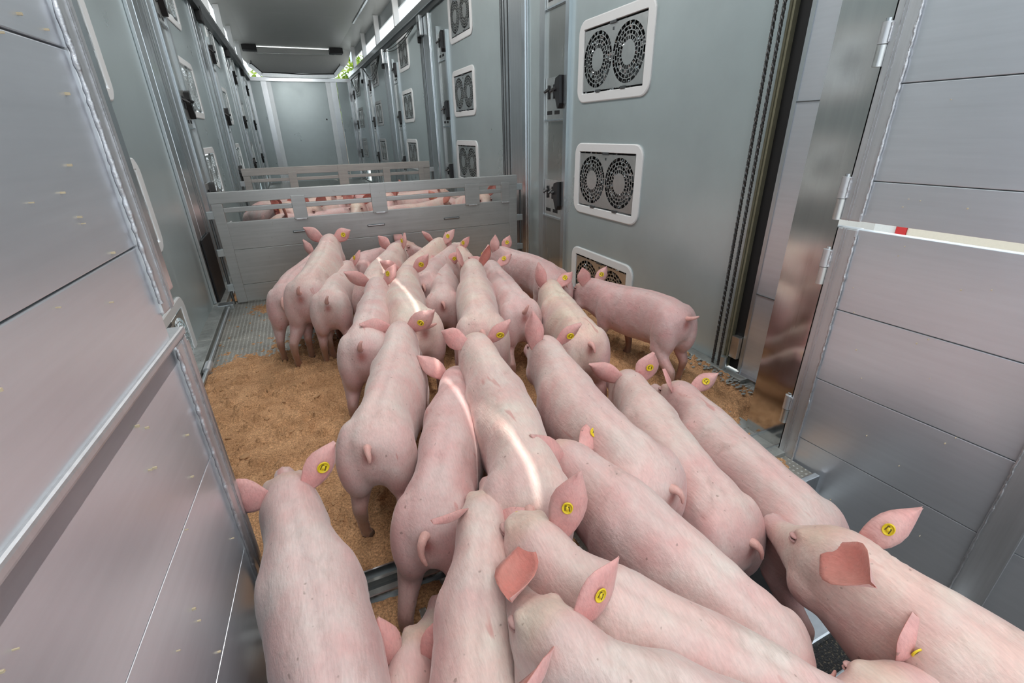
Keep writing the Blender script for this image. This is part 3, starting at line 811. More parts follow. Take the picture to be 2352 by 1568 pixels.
# flecks of sawdust stuck on the gate planks
def flecks(parent, s, u0, u1, z0, z1, n, seed):
    rnd = random.Random(seed); m = MB()
    for _ in range(n):
        u = rnd.uniform(u0, u1); z = rnd.uniform(z0, z1); r = rnd.uniform(0.0005, 0.0013)
        x0, x1 = sorted((s * 0.003, s * -0.001 - s * 0.0015))
        m.box(x0, x1, -u - r, -u + r, z - r * 1.2, z + r * 1.2)
    m.build('sawdust_fleck', MT['fleck'], parent)['kind'] = 'stuff'
flecks(g3, -1, 0.08, 0.55, 0.80, 1.30, 26, 1); flecks(g4, -1, 0.08, 0.55, 0.10, 0.78, 24, 2)
flecks(g2, 1, 0.08, 0.50, -0.10, 0.80, 18, 3); flecks(g1, 1, 0.08, 0.50, 0.86, 1.40, 14, 4)

# ================================================================== PEN GATES across the deck
def pen_gate(Y, x0, x1, ztop, zpan, mt, label, ups, slots, hinge_side=True):
    t = tag(empty('pen_gate', ((x0 + x1) / 2, Y, 0)), label, 'gate', 'pen gates')
    ox = (x0 + x1) / 2
    def bx(nm, xa, xb, ya, yb, za, zb, m_=mt, bev=0.003, par=t):
        m = MB(); m.box(xa - ox, xb - ox, ya, yb, za, zb, bev); return m.build(nm, MT[m_], par)
    bx('top_rail', x0, x1, -0.022, 0.022, ztop - 0.072, ztop)
    bx('gate_stile', x0 + 0.005, x0 + 0.07, -0.018, 0.018, 0.01, ztop - 0.072)
    bx('gate_stile', x1 - 0.075, x1 - 0.003, -0.018, 0.018, 0.01, ztop - 0.072)
    zm = (zpan + ztop - 0.072) / 2 + 0.018
    bx('middle_rail', x0 + 0.07, x1 - 0.075, -0.014, 0.014, zm - 0.016, zm + 0.016)
    for (xa, xb, full) in ups:
        bx('upright', xa, xb, -0.027 if not full else -0.025, -0.010, zpan - 0.012, ztop - (0.0 if full else 0.05), mt, 0.002)
        m = MB(); xc = (xa + xb) / 2 - ox
        m.box(xc - 0.035, xc + 0.035, -0.032, -0.024, zpan - 0.016, zpan - 0.006, 0.002); m.build('weld_bead', MT['weld'], t)
    zs = [0.012, 0.135, 0.385, zpan]
    for a, b in zip(zs[:-1], zs[1:]):
        bx('plank', x0 + 0.066, x1 - 0.072, -0.012, 0.012, a + 0.001, b - 0.001, mt, 0.002)
    for (sx, sz) in slots:
        bx('hand_grip', sx - 0.065, sx + 0.065, -0.019, -0.012, sz - 0.008, sz + 0.008, 'dark', 0.003)
        bx('hand_grip', sx - 0.060, sx + 0.060, -0.022, -0.018, sz - 0.003, sz + 0.003, 'bright', 0.001)
    if hinge_side:
        m = MB(); m.tube([(x1 + 0.035 - ox, 0, 0.0), (x1 + 0.035 - ox, 0, ztop - 0.10)], 0.009, 8); m.build('pivot_rod', MT['dark'], t, True)
        m = MB(); m.tube([(x0 - 0.02 - ox, 0, 0.0), (x0 - 0.02 - ox, 0, ztop - 0.15)], 0.009, 8); m.build('pivot_rod', MT['dark'], t, True)
        for z in (0.15, 0.40, ztop - 0.12):
            bx('hinge', x1 - 0.01, x1 + 0.05, -0.016, 0.016, z, z + 0.05, 'track')
            bx('hinge', x0 - 0.035, x0 + 0.01, -0.016, 0.016, z - 0.05, z, 'track')
    return t
pen_gate(3.72, -0.55, 1.685, 0.772, 0.573, 'gate', 'nearer aluminium pen gate, across the deck in front of the running pigs', ((-0.055, 0.035, False), (0.49, 0.60, True), (1.225, 1.345, False), (1.54, 1.61, False)), ((-0.02, 0.475), (0.50, 0.470), (1.10, 0.47)))
pen_gate(5.70, -0.49, 1.465, 0.808, 0.60, 'dirtygate', 'farther dull pen gate, behind the penned pigs', ((-0.06, 0.02, False), (0.44, 0.54, True), (0.92, 1.0, False), (1.33, 1.39, False)), ((0.0, 0.48), (1.0, 0.48)))

# ---- hanging cables under the right rail
for k, (ya, yb_, zz_) in enumerate(((6.9, 9.0, 2.25), (9.5, 11.4, 2.05), (12.1, 13.6, 2.02))):
    m = MB()
    for q in range(3):
        m.tube([(XR - 0.06 - 0.01 * q, ya + (yb_ - ya) * i / 12, 2.34 - (2.34 - zz_ - 0.04 * q) * math.sin(math.pi * i / 12)) for i in range(13)], 0.006, 6)
    tag(m.build('hanging_cable', MT['cable'], None, True), 'bundle of thin cables sagging under the right top rail, %s bundle from the rear' % ORD[k], 'cable', 'cables under the right rail')
# ================================================================== SAWDUST and floor litter
def vnoise(x, y, seed=0):
    """cheap value noise on numpy arrays"""
    xi = np.floor(x).astype(int); yi = np.floor(y).astype(int); fx = x - xi; fy = y - yi
    fx = fx * fx * (3 - 2 * fx); fy = fy * fy * (3 - 2 * fy)
    def h(a, b):
        n = (a * 374761393 + b * 668265263 + seed * 974711) & 0x7fffffff
        n = ((n ^ (n >> 13)) * 1274126177) & 0x7fffffff
        return ((n ^ (n >> 16)) & 0xffff) / 65535.0
    return (h(xi, yi) * (1 - fx) + h(xi + 1, yi) * fx) * (1 - fy) + (h(xi, yi + 1) * (1 - fx) + h(xi + 1, yi + 1) * fx) * fy
def fbm(x, y, o=4, seed=0):
    s = 0; a = 0.5
    for k in range(o):
        s = s + a * vnoise(x * 2 ** k + 17 * k, y * 2 ** k + 31 * k, seed + k); a *= 0.5
    return s
def sstep(a, b, x):
    t = np.clip((x - a) / (b - a), 0, 1); return t * t * (3 - 2 * t)
def heightfield(name, x0, x1, y0, y1, step, fn, mat, par=None):
    nx, ny = int((x1 - x0) / step) + 1, int((y1 - y0) / step) + 1
    X, Y = np.meshgrid(np.linspace(x0, x1, nx), np.linspace(y0, y1, ny))
    Z = fn(X, Y)
    V = np.stack([X.ravel(), Y.ravel(), Z.ravel()], 1)
    idx = np.arange(nx * ny).reshape(ny, nx)
    F = np.stack([idx[:-1, :-1].ravel(), idx[:-1, 1:].ravel(), idx[1:, 1:].ravel(), idx[1:, :-1].ravel()], 1)
    keep = (V[F][:, :, 2].max(1) > -0.004); F = F[keep]
    me = bpy.data.meshes.new(name)
    me.from_pydata(V.tolist(), [], F.tolist()); me.materials.append(mat)
    me.polygons.foreach_set('use_smooth', [True] * len(me.polygons))
    o = bpy.data.objects.new(name, me); C.objects.link(o)
    return o
def saw_h(X, Y):
    big = fbm(X * 4.5, Y * 4.5, 4, 3); mid = fbm(X * 22, Y * 22, 3, 9); fine = fbm(X * 90, Y * 70, 2, 5)
    # amount of litter: thick in the middle, thin towards the pen gate and along the left ledge
    dens = 1.15 - sstep(2.35, 3.2, Y + 0.25 * (0.2 - X)) * 1.0
    dens = dens + 0.35 * sstep(-0.1, 0.5, X) * sstep(2.3, 3.0, Y)
    dens = dens * (0.55 + 0.45 * sstep(0.98, 1.25, Y)) * (0.7 + 0.3 * sstep(-0.62, -0.45, X))
    clump = sstep(0.50, 0.56, mid + 0.3 * (fbm(X * 60, Y * 60, 2, 71) - 0.4))
    z = -0.0085 + 0.018 * dens + 0.012 * (big - 0.45) + 0.018 * clump * dens * (0.4 + fine) + 0.009 * (fine - 0.5)
    z = z + 0.03 * sstep(3.0, 3.5, Y) * sstep(-0.6, 0.0, X) * (0.25 + big)
    return np.minimum(z, 0.035)
o = heightfield('sawdust', -0.60, 1.72, 0.99, 3.70, 0.0085, saw_h, MT['saw'])
tag(o, 'orange-brown sawdust spread over the metal deck, clumpy in the middle', 'sawdust', None, 'stuff')
def saw_h2(X, Y):
    mid = fbm(X * 22, Y * 22, 3, 19); fine = fbm(X * 90, Y * 70, 2, 5); big = fbm(X * 5, Y * 5, 3, 33)
    return -0.012 + 0.014 * big + 0.008 * sstep(0.45, 0.6, mid) + 0.005 * (fine - 0.5)
o = heightfield('sawdust', -0.40, 1.44, 0.75, 0.89, 0.0085, saw_h2, MT['saw'])
tag(o, 'thin wet sawdust caked on the sill plate by the deck edge', 'sawdust', None, 'stuff')
def saw_h3(X, Y):
    return -0.006 + 0.02 * fbm(X * 5, Y * 5, 3, 8) + 0.006 * fbm(X * 30, Y * 30, 2, 2)
o = heightfield('sawdust', -0.60, 1.72, 3.76, 5.66, 0.03, saw_h3, MT['saw'])
tag(o, 'sawdust under the penned pigs between the two pen gates', 'sawdust', None, 'stuff')
# loose crumbs and shavings
bm = bmesh.new(); rnd = random.Random(21)
for k in range(1500):
    x = rnd.uniform(-0.58, 1.68); y = rnd.uniform(1.0, 3.6)
    if y > 2.4 and x < 0.2 and rnd.random() < 0.6: continue
    r = rnd.uniform(0.003, 0.008) * (2.4 if rnd.random() < 0.06 else 1)
    z = max(0.0, float(saw_h(np.array([x]), np.array([y]))[0]))
    t = bmesh.ops.create_icosphere(bm, subdivisions=1, radius=r)
    sx, sy, sz = rnd.uniform(0.8, 2.0), rnd.uniform(0.6, 1.2), rnd.uniform(0.35, 0.7); a = rnd.uniform(0, 6.28)
    for v in t['verts']:
        c = v.co; px, py = c.x * sx, c.y * sy
        v.co = Vector((x + px * math.cos(a) - py * math.sin(a), y + px * math.sin(a) + py * math.cos(a), z + c.z * sz + r * 0.2))
me = bpy.data.meshes.new('sawdust_crumbs'); bm.to_mesh(me); bm.free(); me.materials.append(MT['crumb'])
o = bpy.data.objects.new('sawdust_crumbs', me); C.objects.link(o)
tag(o, 'loose crumbs and shavings scattered on the sawdust', 'sawdust', None, 'stuff')
# grey caked dirt by the foot of the rear track on the right
bm = bmesh.new()
for k in range(170):
    y = rnd.uniform(1.08, 1.62); x = 1.72 - abs(rnd.gauss(0, 0.04)) + rnd.uniform(-0.01, 0.03); r = rnd.uniform(0.003, 0.009)
    t = bmesh.ops.create_icosphere(bm, subdivisions=1, radius=r)
    for v in t['verts']:
        v.co = Vector((x + v.co.x * 1.5, y + v.co.y, 0.018 + v.co.z * 0.5))
me = bpy.data.meshes.new('caked_dirt'); bm.to_mesh(me); bm.free(); me.materials.append(MT['ledge'])
o = bpy.data.objects.new('caked_dirt', me); C.objects.link(o)
tag(o, 'grey caked dirt at the foot of the wire rope track on the right', 'dirt', None, 'stuff')

# ================================================================== PIGS
STZ = [  # y, top z, bottom z, half width, exponent
    (0.000, 0.378, 0.300, 0.030), (0.012, 0.398, 0.270, 0.056), (0.045, 0.420, 0.235, 0.086), (0.095, 0.436, 0.205, 0.100),
    (0.160, 0.446, 0.190, 0.094), (0.230, 0.450, 0.182, 0.0800), (0.310, 0.453, 0.172, 0.0810), (0.400, 0.453, 0.160, 0.093), (0.480, 0.450, 0.158, 0.0945),
    (0.550, 0.452, 0.170, 0.090), (0.610, 0.455, 0.190, 0.075), (0.660, 0.459, 0.215, 0.068), (0.705, 0.462, 0.238, 0.067), (0.745, 0.458, 0.250, 0.063),
    (0.780, 0.442, 0.260, 0.058), (0.812, 0.418, 0.266, 0.051), (0.845, 0.388, 0.270, 0.040), (0.880, 0.362, 0.273, 0.031), (0.920, 0.345, 0.276, 0.0265),
    (0.945, 0.343, 0.275, 0.028), (0.957, 0.342, 0.278, 0.0275), (0.960, 0.335, 0.284, 0.022)]
def loft(bm, rings):
    R = [[bm.verts.new(p) for p in ring] for ring in rings]
    n = len(R[0])
    for a, b in zip(R[:-1], R[1:]):
        for k in range(n): bm.faces.new((a[k], a[(k + 1) % n], b[(k + 1) % n], b[k]))
    bm.faces.new(R[0][::-1]); bm.faces.new(R[-1])
def body_rings(n=26):
    out = []
    for (y, zt, zb, hw) in STZ:
        zc = (zt + zb) / 2; hh = (zt - zb) / 2; ring = []
        for k in range(n):
            a = 2 * math.pi * k / n; ca, sa = math.cos(a), math.sin(a); e = 2 / 2.35
            x = math.copysign(abs(ca) ** e, ca) * hw; z = math.copysign(abs(sa) ** e, sa) * hh
            w = 1.0 - 0.10 * max(0, sa) ** 2                      # a little narrower on top
            ring.append((x * w, y, zc + z))
        out.append(ring)
    return out
def limb(bm, pts, seg=12):
    P = [Vector(p[:3]) for p in pts]; rings = []
    for i, p in enumerate(P):
        d = (P[min(i + 1, len(P) - 1)] - P[max(i - 1, 0)]).normalized()
        a = Vector((1, 0, 0)); a = (a - d * a.dot(d)).normalized(); b = d.cross(a)
        rx = pts[i][3]; ry = pts[i][4] if len(pts[i]) > 4 else rx
        rings.append([p + a * math.cos(2 * math.pi * k / seg) * rx + b * math.sin(2 * math.pi * k / seg) * ry for k in range(seg)])
    loft(bm, rings)
def blob(bm, c, r, rot=0.0):
    t = bmesh.ops.create_icosphere(bm, subdivisions=3, radius=1.0)
    for v in t['verts']:
        q = Vector((v.co.x * r[0], v.co.y * r[1], v.co.z * r[2]))
        q = Matrix.Rotation(rot, 3, 'X') @ q
        v.co = q + Vector(c)
HOOF = {}
def make_proto(pose, voxel):
    """pose: four y offsets for the feet (hind L, hind R, front L, front R) and lifts"""
    bm = bmesh.new()
    loft(bm, body_rings())
    for s in (-1, 1):
        blob(bm, (s * 0.058, 0.088, 0.300), (0.052, 0.090, 0.122), -0.15)        # hams
        blob(bm, (s * 0.060, 0.530, 0.300), (0.040, 0.070, 0.118), 0.1)          # shoulders
        blob(bm, (s * 0.042, 0.745, 0.302), (0.030, 0.052, 0.046))               # cheeks
        blob(bm, (s * 0.035, 0.800, 0.402), (0.015, 0.030, 0.016), -0.5)         # brow
    feet = []
    for i, s in enumerate((-1, 1)):
        dy, lift = pose[i]
        limb(bm, [(s * 0.058, 0.10, 0.29, 0.050, 0.075), (s * 0.070, 0.115 + dy * 0.2, 0.215, 0.043, 0.062), (s * 0.073, 0.075 + dy * 0.5, 0.165 + lift * 0.5, 0.029, 0.036), (s * 0.072, 0.025 + dy * 0.85, 0.128 + lift, 0.0215, 0.026), (s * 0.072, 0.030 + dy, 0.080 + lift, 0.0185), (s * 0.072, 0.040 + dy, 0.040 + lift, 0.0185), (s * 0.072, 0.047 + dy, 0.014 + lift, 0.020), (s * 0.072, 0.047 + dy, 0.008 + lift, 0.018)])
        feet.append((s * 0.072, 0.050 + dy, lift))
    for i, s in enumerate((-1, 1)):
        dy, lift = pose[2 + i]
        limb(bm, [(s * 0.060, 0.535, 0.27, 0.040, 0.060), (s * 0.066, 0.525 + dy * 0.3, 0.20, 0.032, 0.042), (s * 0.066, 0.520 + dy * 0.6, 0.150 + lift * 0.6, 0.024, 0.028), (s * 0.065, 0.528 + dy * 0.9, 0.105 + lift, 0.0215), (s * 0.065, 0.525 + dy, 0.065 + lift, 0.0175), (s * 0.065, 0.530 + dy, 0.035 + lift, 0.0185), (s * 0.065, 0.535 + dy, 0.012 + lift, 0.020), (s * 0.065, 0.535 + dy, 0.007 + lift, 0.018)])
        feet.append((s * 0.065, 0.538 + dy, lift))
    me = bpy.data.meshes.new('proto'); bm.to_mesh(me); bm.free()
    o = bpy.data.objects.new('proto', me); C.objects.link(o)
    r = o.modifiers.new('r', 'REMESH'); r.mode = 'VOXEL'; r.voxel_size = voxel
    sm = o.modifiers.new('s', 'SMOOTH'); sm.factor = 0.5; sm.iterations = int(7 * (0.0095 / voxel) ** 2)
    dg = bpy.context.evaluated_depsgraph_get()
    e = o.evaluated_get(dg); m2 = e.to_mesh()
    V = np.empty(len(m2.vertices) * 3); m2.vertices.foreach_get('co', V); V = V.reshape(-1, 3)
    F = np.empty(len(m2.loops), dtype=np.int32); m2.loops.foreach_get('vertex_index', F)
    cnt = np.empty(len(m2.polygons), dtype=np.int32); m2.polygons.foreach_get('loop_total', cnt)
    assert (cnt == 4).all()
    F = F.reshape(-1, 4)
    e.to_mesh_clear(); bpy.data.objects.remove(o); bpy.data.meshes.remove(me)
    # spine groove, loin dimple, mouth slit, nostrils, eye sockets pressed into the surface
    x, y, z = V.T
    top = sstep(0.40, 0.44, z)
    z2 = z - 0.0045 * np.exp(-(x / 0.012) ** 2) * top * sstep(0.08, 0.2, y) * (1 - sstep(0.60, 0.70, y))
    z2 = z2 + 0.003 * np.exp(-((np.abs(x) - 0.035) / 0.02) ** 2) * top * sstep(0.06, 0.15, y) * (1 - sstep(0.25, 0.4, y))
    V = np.stack([x, y, z2], 1)
    # neck folds behind the ears and soft muscle relief
    x, y, z = V.T
    fold = np.exp(-((y - 0.655) / 0.035) ** 2) * sstep(0.30, 0.40, z)
    V[:, 2] += fold * 0.0016 * np.sin(y * 2 * np.pi / 0.019 + 8 * np.abs(x))
    nz = fbm(y * 11 + 50, z * 9 + x * 7 + 20, 3, 77) - 0.45
    V[:, 0] += np.sign(x) * nz * 0.010 * sstep(0.02, 0.05, np.abs(x))
    V[:, 2] += (fbm(y * 10 + 9, x * 16 + 31, 3, 12) - 0.45) * 0.008 * sstep(0.36, 0.42, z)
    for s in (-1, 1):
        d = np.linalg.norm(V - np.array([s * 0.047, 0.812, 0.388]), axis=1)
        V[:, 0] -= s * 0.005 * np.exp(-(d / 0.011) ** 2)
        d = np.linalg.norm(V - np.array([s * 0.010, 0.962, 0.312]), axis=1)
        V[:, 1] -= 0.006 * np.exp(-(d / 0.007) ** 2)
    return V, F, feet
P_NEAR = [((0, 0), (0, 0), (0, 0), (0, 0)), ((-0.06, 0.0), (0.05, 0.0), (0.05, 0.0), (-0.05, 0.0)), ((0.055, 0.0), (-0.07, 0.035), (-0.05, 0.0), (0.05, 0.03))]
PROTO = [make_proto(p, 0.0090) for p in P_NEAR]
PROTO_FAR = make_proto(P_NEAR[0], 0.016)

def spline(kx, ky):
    """natural cubic through knots, linear beyond the ends; returns f(t), f'(t)"""
    kx = np.array(kx, float); ky = np.array(ky, float); n = len(kx)
    h = np.diff(kx); A = np.eye(n); B = np.zeros((n,) + ky.shape[1:])
    for i in range(1, n - 1):
        A[i, i - 1], A[i, i], A[i, i + 1] = h[i - 1], 2 * (h[i - 1] + h[i]), h[i]
        B[i] = 6 * ((ky[i + 1] - ky[i]) / h[i] - (ky[i] - ky[i - 1]) / h[i - 1])
    M2 = np.linalg.solve(A, B)
    def ev(t):
        t = np.asarray(t, float); tc = np.clip(t, kx[0], kx[-1]); i = np.clip(np.searchsorted(kx, tc) - 1, 0, n - 2)
        a = (kx[i + 1] - tc) / h[i]; b = (tc - kx[i]) / h[i]; sh = (...,) + (None,) * (ky.ndim - 1)
        a_, b_, h_ = a[sh], b[sh], h[i][sh]
        f = a_ * ky[i] + b_ * ky[i + 1] + ((a_ ** 3 - a_) * M2[i] + (b_ ** 3 - b_) * M2[i + 1]) * h_ ** 2 / 6
        g = (ky[i + 1] - ky[i]) / h_ + (-(3 * a_ ** 2 - 1) * M2[i] + (3 * b_ ** 2 - 1) * M2[i + 1]) * h_ / 6
        return f + g * (t - tc)[sh], g
    return ev

class Rig:
    """maps the canonical straight pig (y forward) onto a bent spine in the world.
    T,M,N,S: tail base, mid back, nape, snout as (x, y, lift); s size; ground heights at tail and nape"""
    def __init__(s, T, M_, N_, S_, size, gt, gn):
        k = [0.0, 0.35, 0.70, 0.955]
        s.xy = spline(k, [T[:2], M_[:2], N_[:2], S_[:2]])
        s.up = spline([0.0, 0.35, 0.70, 0.955], [[T[2]], [M_[2]], [N_[2]], [S_[2]]])
        s.size, s.gt, s.gn = size, gt, gn
    def __call__(s, V):
        y = V[:, 1]
        P, D = s.xy(y)
        D = D / np.linalg.norm(D, axis=1, keepdims=True)
        side = np.stack([D[:, 1], -D[:, 0]], 1)
        g = s.gt + (s.gn - s.gt) * np.clip((y - 0.05) / 0.5, -0.2, 1.0)
        w = sstep(0.13, 0.33, V[:, 2])
        up = s.up(np.clip(y, -0.05, 0.99))[0][:, 0]
        # only the head leans in at large lifts
        xy = P + side * (V[:, 0] * s.size)[:, None]
        return np.stack([xy[:, 0], xy[:, 1], V[:, 2] * s.size + g + up * w], 1)

EARP = [(-0.20, 0.010), (-0.06, 0.022), (0.06, 0.029), (0.14, 0.033), (0.26, 0.038), (0.42, 0.040), (0.58, 0.036), (0.73, 0.0255), (0.86, 0.0145), (0.95, 0.006), (1.0, 0.002)]
def ear_geo(s, out, back, twist, L=0.108, curl=0.02, wid=1.0, dv=None, nv=None, cup=None):
    """s=+1 right ear. returns V, F, inner flag per vertex, and the tag frame"""
    root = np.array([s * 0.047, 0.722, 0.432])
    d = np.array(dv if dv is not None else [s * math.sin(out), -back, math.cos(out)], float); d /= np.linalg.norm(d)
    n = np.array(nv if nv is not None else [s * math.sin(twist), math.cos(twist), 0.0], float); n -= d * n.dot(d); n /= np.linalg.norm(n)
    w = np.cross(d, n)
    V = []; inner = []
    nu = 9
    for side_, off in ((0, -0.0022), (1, 0.0022)):
        for t, h in EARP:
            for j in range(nu):
                u = -1 + 2 * j / (nu - 1)
                c = (0.020 if cup is None else cup) * (1 - u * u) * (1 - 0.55 * t)
                p = root + d * (t * L) + w * (u * h * wid) - n * ((c - 0.5 * (0.020 if cup is None else cup)) * min(1.0, max(0.0, 2.2 * t))) + n * (curl * t * t) + n * off * (1 - abs(u) ** 3 * 0.7)
                V.append(p); inner.append(side_)
    F = []
    m = len(EARP) * nu
    for i in range(len(EARP) - 1):
        for j in range(nu - 1):
            a = i * nu + j
            F.append((a, a + 1, a + nu + 1, a + nu)); F.append((m + a, m + a + nu, m + a + nu + 1, m + a + 1))
        F.append((i * nu, (i + 1) * nu, m + (i + 1) * nu, m + i * nu)); b = i * nu + nu - 1
        F.append((b, m + b, m + b + nu, b + nu))
    a = (len(EARP) - 1) * nu
    for j in range(nu - 1): F.append((a + j, a + j + 1, m + a + j + 1, m + a + j))
    # tag frame in the middle of the back of the ear
    ct = 0.45; c = 0.020 * (1 - 0.55 * ct)
    pos = root + d * (ct * L) - n * (c - 0.010) + n * (curl * ct * ct) - n * 0.004
    return np.array(V), F, np.array(inner), (pos, d, w, -n)

def tail_geo(kind):
    K = {0: [(0, 0.012, 0.378), (0.002, -0.008, 0.384), (0.006, -0.020, 0.380), (0.010, -0.028, 0.368), (0.010, -0.032, 0.355)],
         1: [(0, 0.012, 0.380), (0.0, -0.008, 0.388), (0.003, -0.018, 0.400), (0.008, -0.022, 0.413), (0.014, -0.021, 0.422)],
         2: [(0, 0.012, 0.378), (0.004, -0.010, 0.382), (0.012, -0.024, 0.386), (0.022, -0.034, 0.390), (0.034, -0.038, 0.394)],
         3: [(0, 0.012, 0.378), (-0.004, -0.008, 0.380), (-0.008, -0.020, 0.368), (-0.009, -0.026, 0.350), (-0.004, -0.030, 0.334), (0.002, -0.032, 0.322)]}[kind]
    r = np.interp(np.linspace(0, 1, len(K)), [0, 0.5, 1], [0.0125, 0.0085, 0.0045])
    V = []; F = []; seg = 8
    P = [Vector(p) for p in K]
    for i, p in enumerate(P):
        d = (P[min(i + 1, len(P) - 1)] - P[max(i - 1, 0)]).normalized(); a = Vector((1, 0, 0)); a = (a - d * a.dot(d)).normalized(); b = d.cross(a)
        for k in range(seg):
            V.append(p + (a * math.cos(2 * math.pi * k / seg) + b * math.sin(2 * math.pi * k / seg)) * r[i])
    for i in range(len(P) - 1):
        for k in range(seg): F.append((i * seg + k, i * seg + (k + 1) % seg, (i + 1) * seg + (k + 1) % seg, (i + 1) * seg + k))
    V.append(P[-1] + (P[-1] - P[-2]).normalized() * 0.004); q = len(V) - 1; b0 = (len(P) - 1) * seg
    for k in range(seg): F.append((b0 + k, b0 + (k + 1) % seg, q))
    return np.array([tuple(v) for v in V]), F

def skin_colours(V, n_body, ear_inner, n_tail, tint, dirt, seed, far=False):
    """colour of the hide, with leg shade and lit far ears painted in, from the canonical coordinates"""
    x, y, z = V.T
    cream = np.array([0.70, 0.590, 0.562]); pink = np.array([0.62, 0.425, 0.415]); brown = np.array([0.26, 0.135, 0.075])
    pale = np.array([0.74, 0.62, 0.51])
    base = cream * (1 - tint[0]) + (pink if tint[0] >= 0 else cream) * max(tint[0], 0)
    base = base * (1 - tint[1]) + pale * tint[1]
    nz = fbm(x * 9 + y * 2 + seed, y * 7 + z * 6 + seed * 1.7, 4, seed)
    k = np.clip((nz - 0.40) * 2.2, 0, 0.6)
    k = k + 0.50 * (1 - sstep(0.20, 0.36, z)) + 0.30 * (1 - sstep(0.0, 0.10, y)) + 0.20 * sstep(0.60, 0.72, y) * (1 - sstep(0.74, 0.80, y))
    k = k + 0.28 * sstep(0.045, 0.095, np.abs(x)) * sstep(0.1, 0.2, z)
    k = k + 0.75 * sstep(0.885, 0.93, y)
    d = np.sqrt((x / 0.017) ** 2 + ((y + 0.0) / 0.03) ** 2 + ((z - 0.352) / 0.024) ** 2)
    rump = np.exp(-d ** 2)
    k = np.clip(k, 0, 1)[:, None]
    col = base * (1 - k) + pink * k
    # yellowish brush of hair over the poll and the muzzle bridge
    yl = (sstep(0.72, 0.77, y) * (1 - sstep(0.86, 0.90, y)) * sstep(0.38, 0.43, z + 0.25 * (y - 0.77)) * 0.38)[:, None]
    col = col * (1 - yl) + np.array([0.68, 0.53, 0.38]) * yl
    # dirty lower legs, with the shade near the floor painted into the brown
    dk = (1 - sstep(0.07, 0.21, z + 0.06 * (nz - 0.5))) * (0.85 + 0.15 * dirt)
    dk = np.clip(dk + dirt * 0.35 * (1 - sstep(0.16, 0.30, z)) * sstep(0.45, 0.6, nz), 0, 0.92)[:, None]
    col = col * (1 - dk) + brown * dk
    r = np.clip(rump, 0, 1)[:, None] * 0.85
    col = col * (1 - r) + np.array([0.36, 0.11, 0.09]) * r
    for s in (-1, 1):    # nostrils
        q = np.exp(-(np.sqrt((x - s * 0.010) ** 2 + (z - 0.312) ** 2) / 0.006) ** 2)[:, None] * (y > 0.945)[:, None]
        col = col * (1 - q) + np.array([0.12, 0.04, 0.035]) * q
        q = (0.6 * np.exp(-(np.sqrt((x - s * 0.047) ** 2 + (y - 0.812) ** 2 + (z - 0.388) ** 2) / 0.020) ** 2))[:, None]
        col = col * (1 - q) + np.array([0.42, 0.20, 0.18]) * q
    q = (np.exp(-((z - 0.288 - 0.06 * (0.95 - y)) / 0.0035) ** 2) * sstep(0.85, 0.88, y) * (y < 0.95) * 0.8)[:, None]
    col = col * (1 - q) + np.array([0.25, 0.10, 0.09]) * q
    ne = len(ear_inner)
    e0 = n_body
    ec = np.where(ear_inner[:, None] == 1, np.array([0.60, 0.245, 0.205]), np.array([0.68, 0.385, 0.365]) if not far else np.array([0.55, 0.22, 0.17]))  # far ears red on both sides: light shining through them painted in
    en = fbm(V[e0:e0 + ne, 0] * 60, V[e0:e0 + ne, 2] * 60 + seed, 3, seed + 5)[:, None]
    ec = np.where(ear_inner[:, None] == 2, np.array([0.52, 0.33, 0.31]), ec)
    col[e0:e0 + ne] = ec * (0.85 + 0.3 * en)
    t0 = e0 + ne
    col[t0:t0 + n_tail] = np.array([0.66, 0.40, 0.36])
    a = np.ones((len(V), 1))
    return np.concatenate([col, a], 1)

def quick_obj(name, V, F, mat, parent, smooth=True):
    me = bpy.data.meshes.new(name)
    me.from_pydata(V.tolist() if hasattr(V, 'tolist') else V, [], [tuple(int(i) for i in f) for f in F]); me.materials.append(mat)
    if smooth: me.polygons.foreach_set('use_smooth', [True] * len(me.polygons))
    o = bpy.data.objects.new(name, me); C.objects.link(o); o.parent = parent
    return o
def tag_geo(pos, d, w, n, R=0.0135):
    """round two-step disc; returns verts, faces, and two ink strokes"""
    V = []; F = []; seg = 20
    for r, h in ((R, 0.0), (R, 0.0022), (R * 0.85, 0.0030), (R * 0.84, 0.0020), (R * 0.28, 0.0020), (R * 0.26, 0.0042), (R * 0.1, 0.0044)):
        for k in range(seg):
            a = 2 * math.pi * k / seg; V.append(pos + w * (r * math.cos(a)) + d * (r * math.sin(a)) + n * h)
    for i in range(6):
        for k in range(seg): F.append((i * seg + k, i * seg + (k + 1) % seg, (i + 1) * seg + (k + 1) % seg, (i + 1) * seg + k))
    F.append(tuple(6 * seg + k for k in range(seg)))
    I = []; G = []
    for (a0, b0, a1, b1, hw) in ((-0.55, -0.35, -0.20, 0.45, 0.09), (-0.20, 0.45, 0.02, -0.30, 0.07), (0.18, 0.45, 0.50, 0.40, 0.08), (0.50, 0.40, 0.30, -0.45, 0.08)):
        q = len(I); dx, dy = a1 - a0, b1 - b0; l = math.hypot(dx, dy); px, py = -dy / l * hw, dx / l * hw
        for (u, v) in ((a0 + px, b0 + py), (a0 - px, b0 - py), (a1 - px, b1 - py), (a1 + px, b1 + py)):
            I.append(pos + w * (u * R) + d * (v * R) + n * 0.0026)
        G.append((q, q + 1, q + 2, q + 3))
    return np.array(V), F, np.array(I), G
SPH = bmesh.new(); bmesh.ops.create_icosphere(SPH, subdivisions=2, radius=1.0)
SPV = np.array([tuple(v.co) for v in SPH.verts]); SPF = [tuple(v.index for v in f.verts) for f in SPH.faces]; SPH.free()
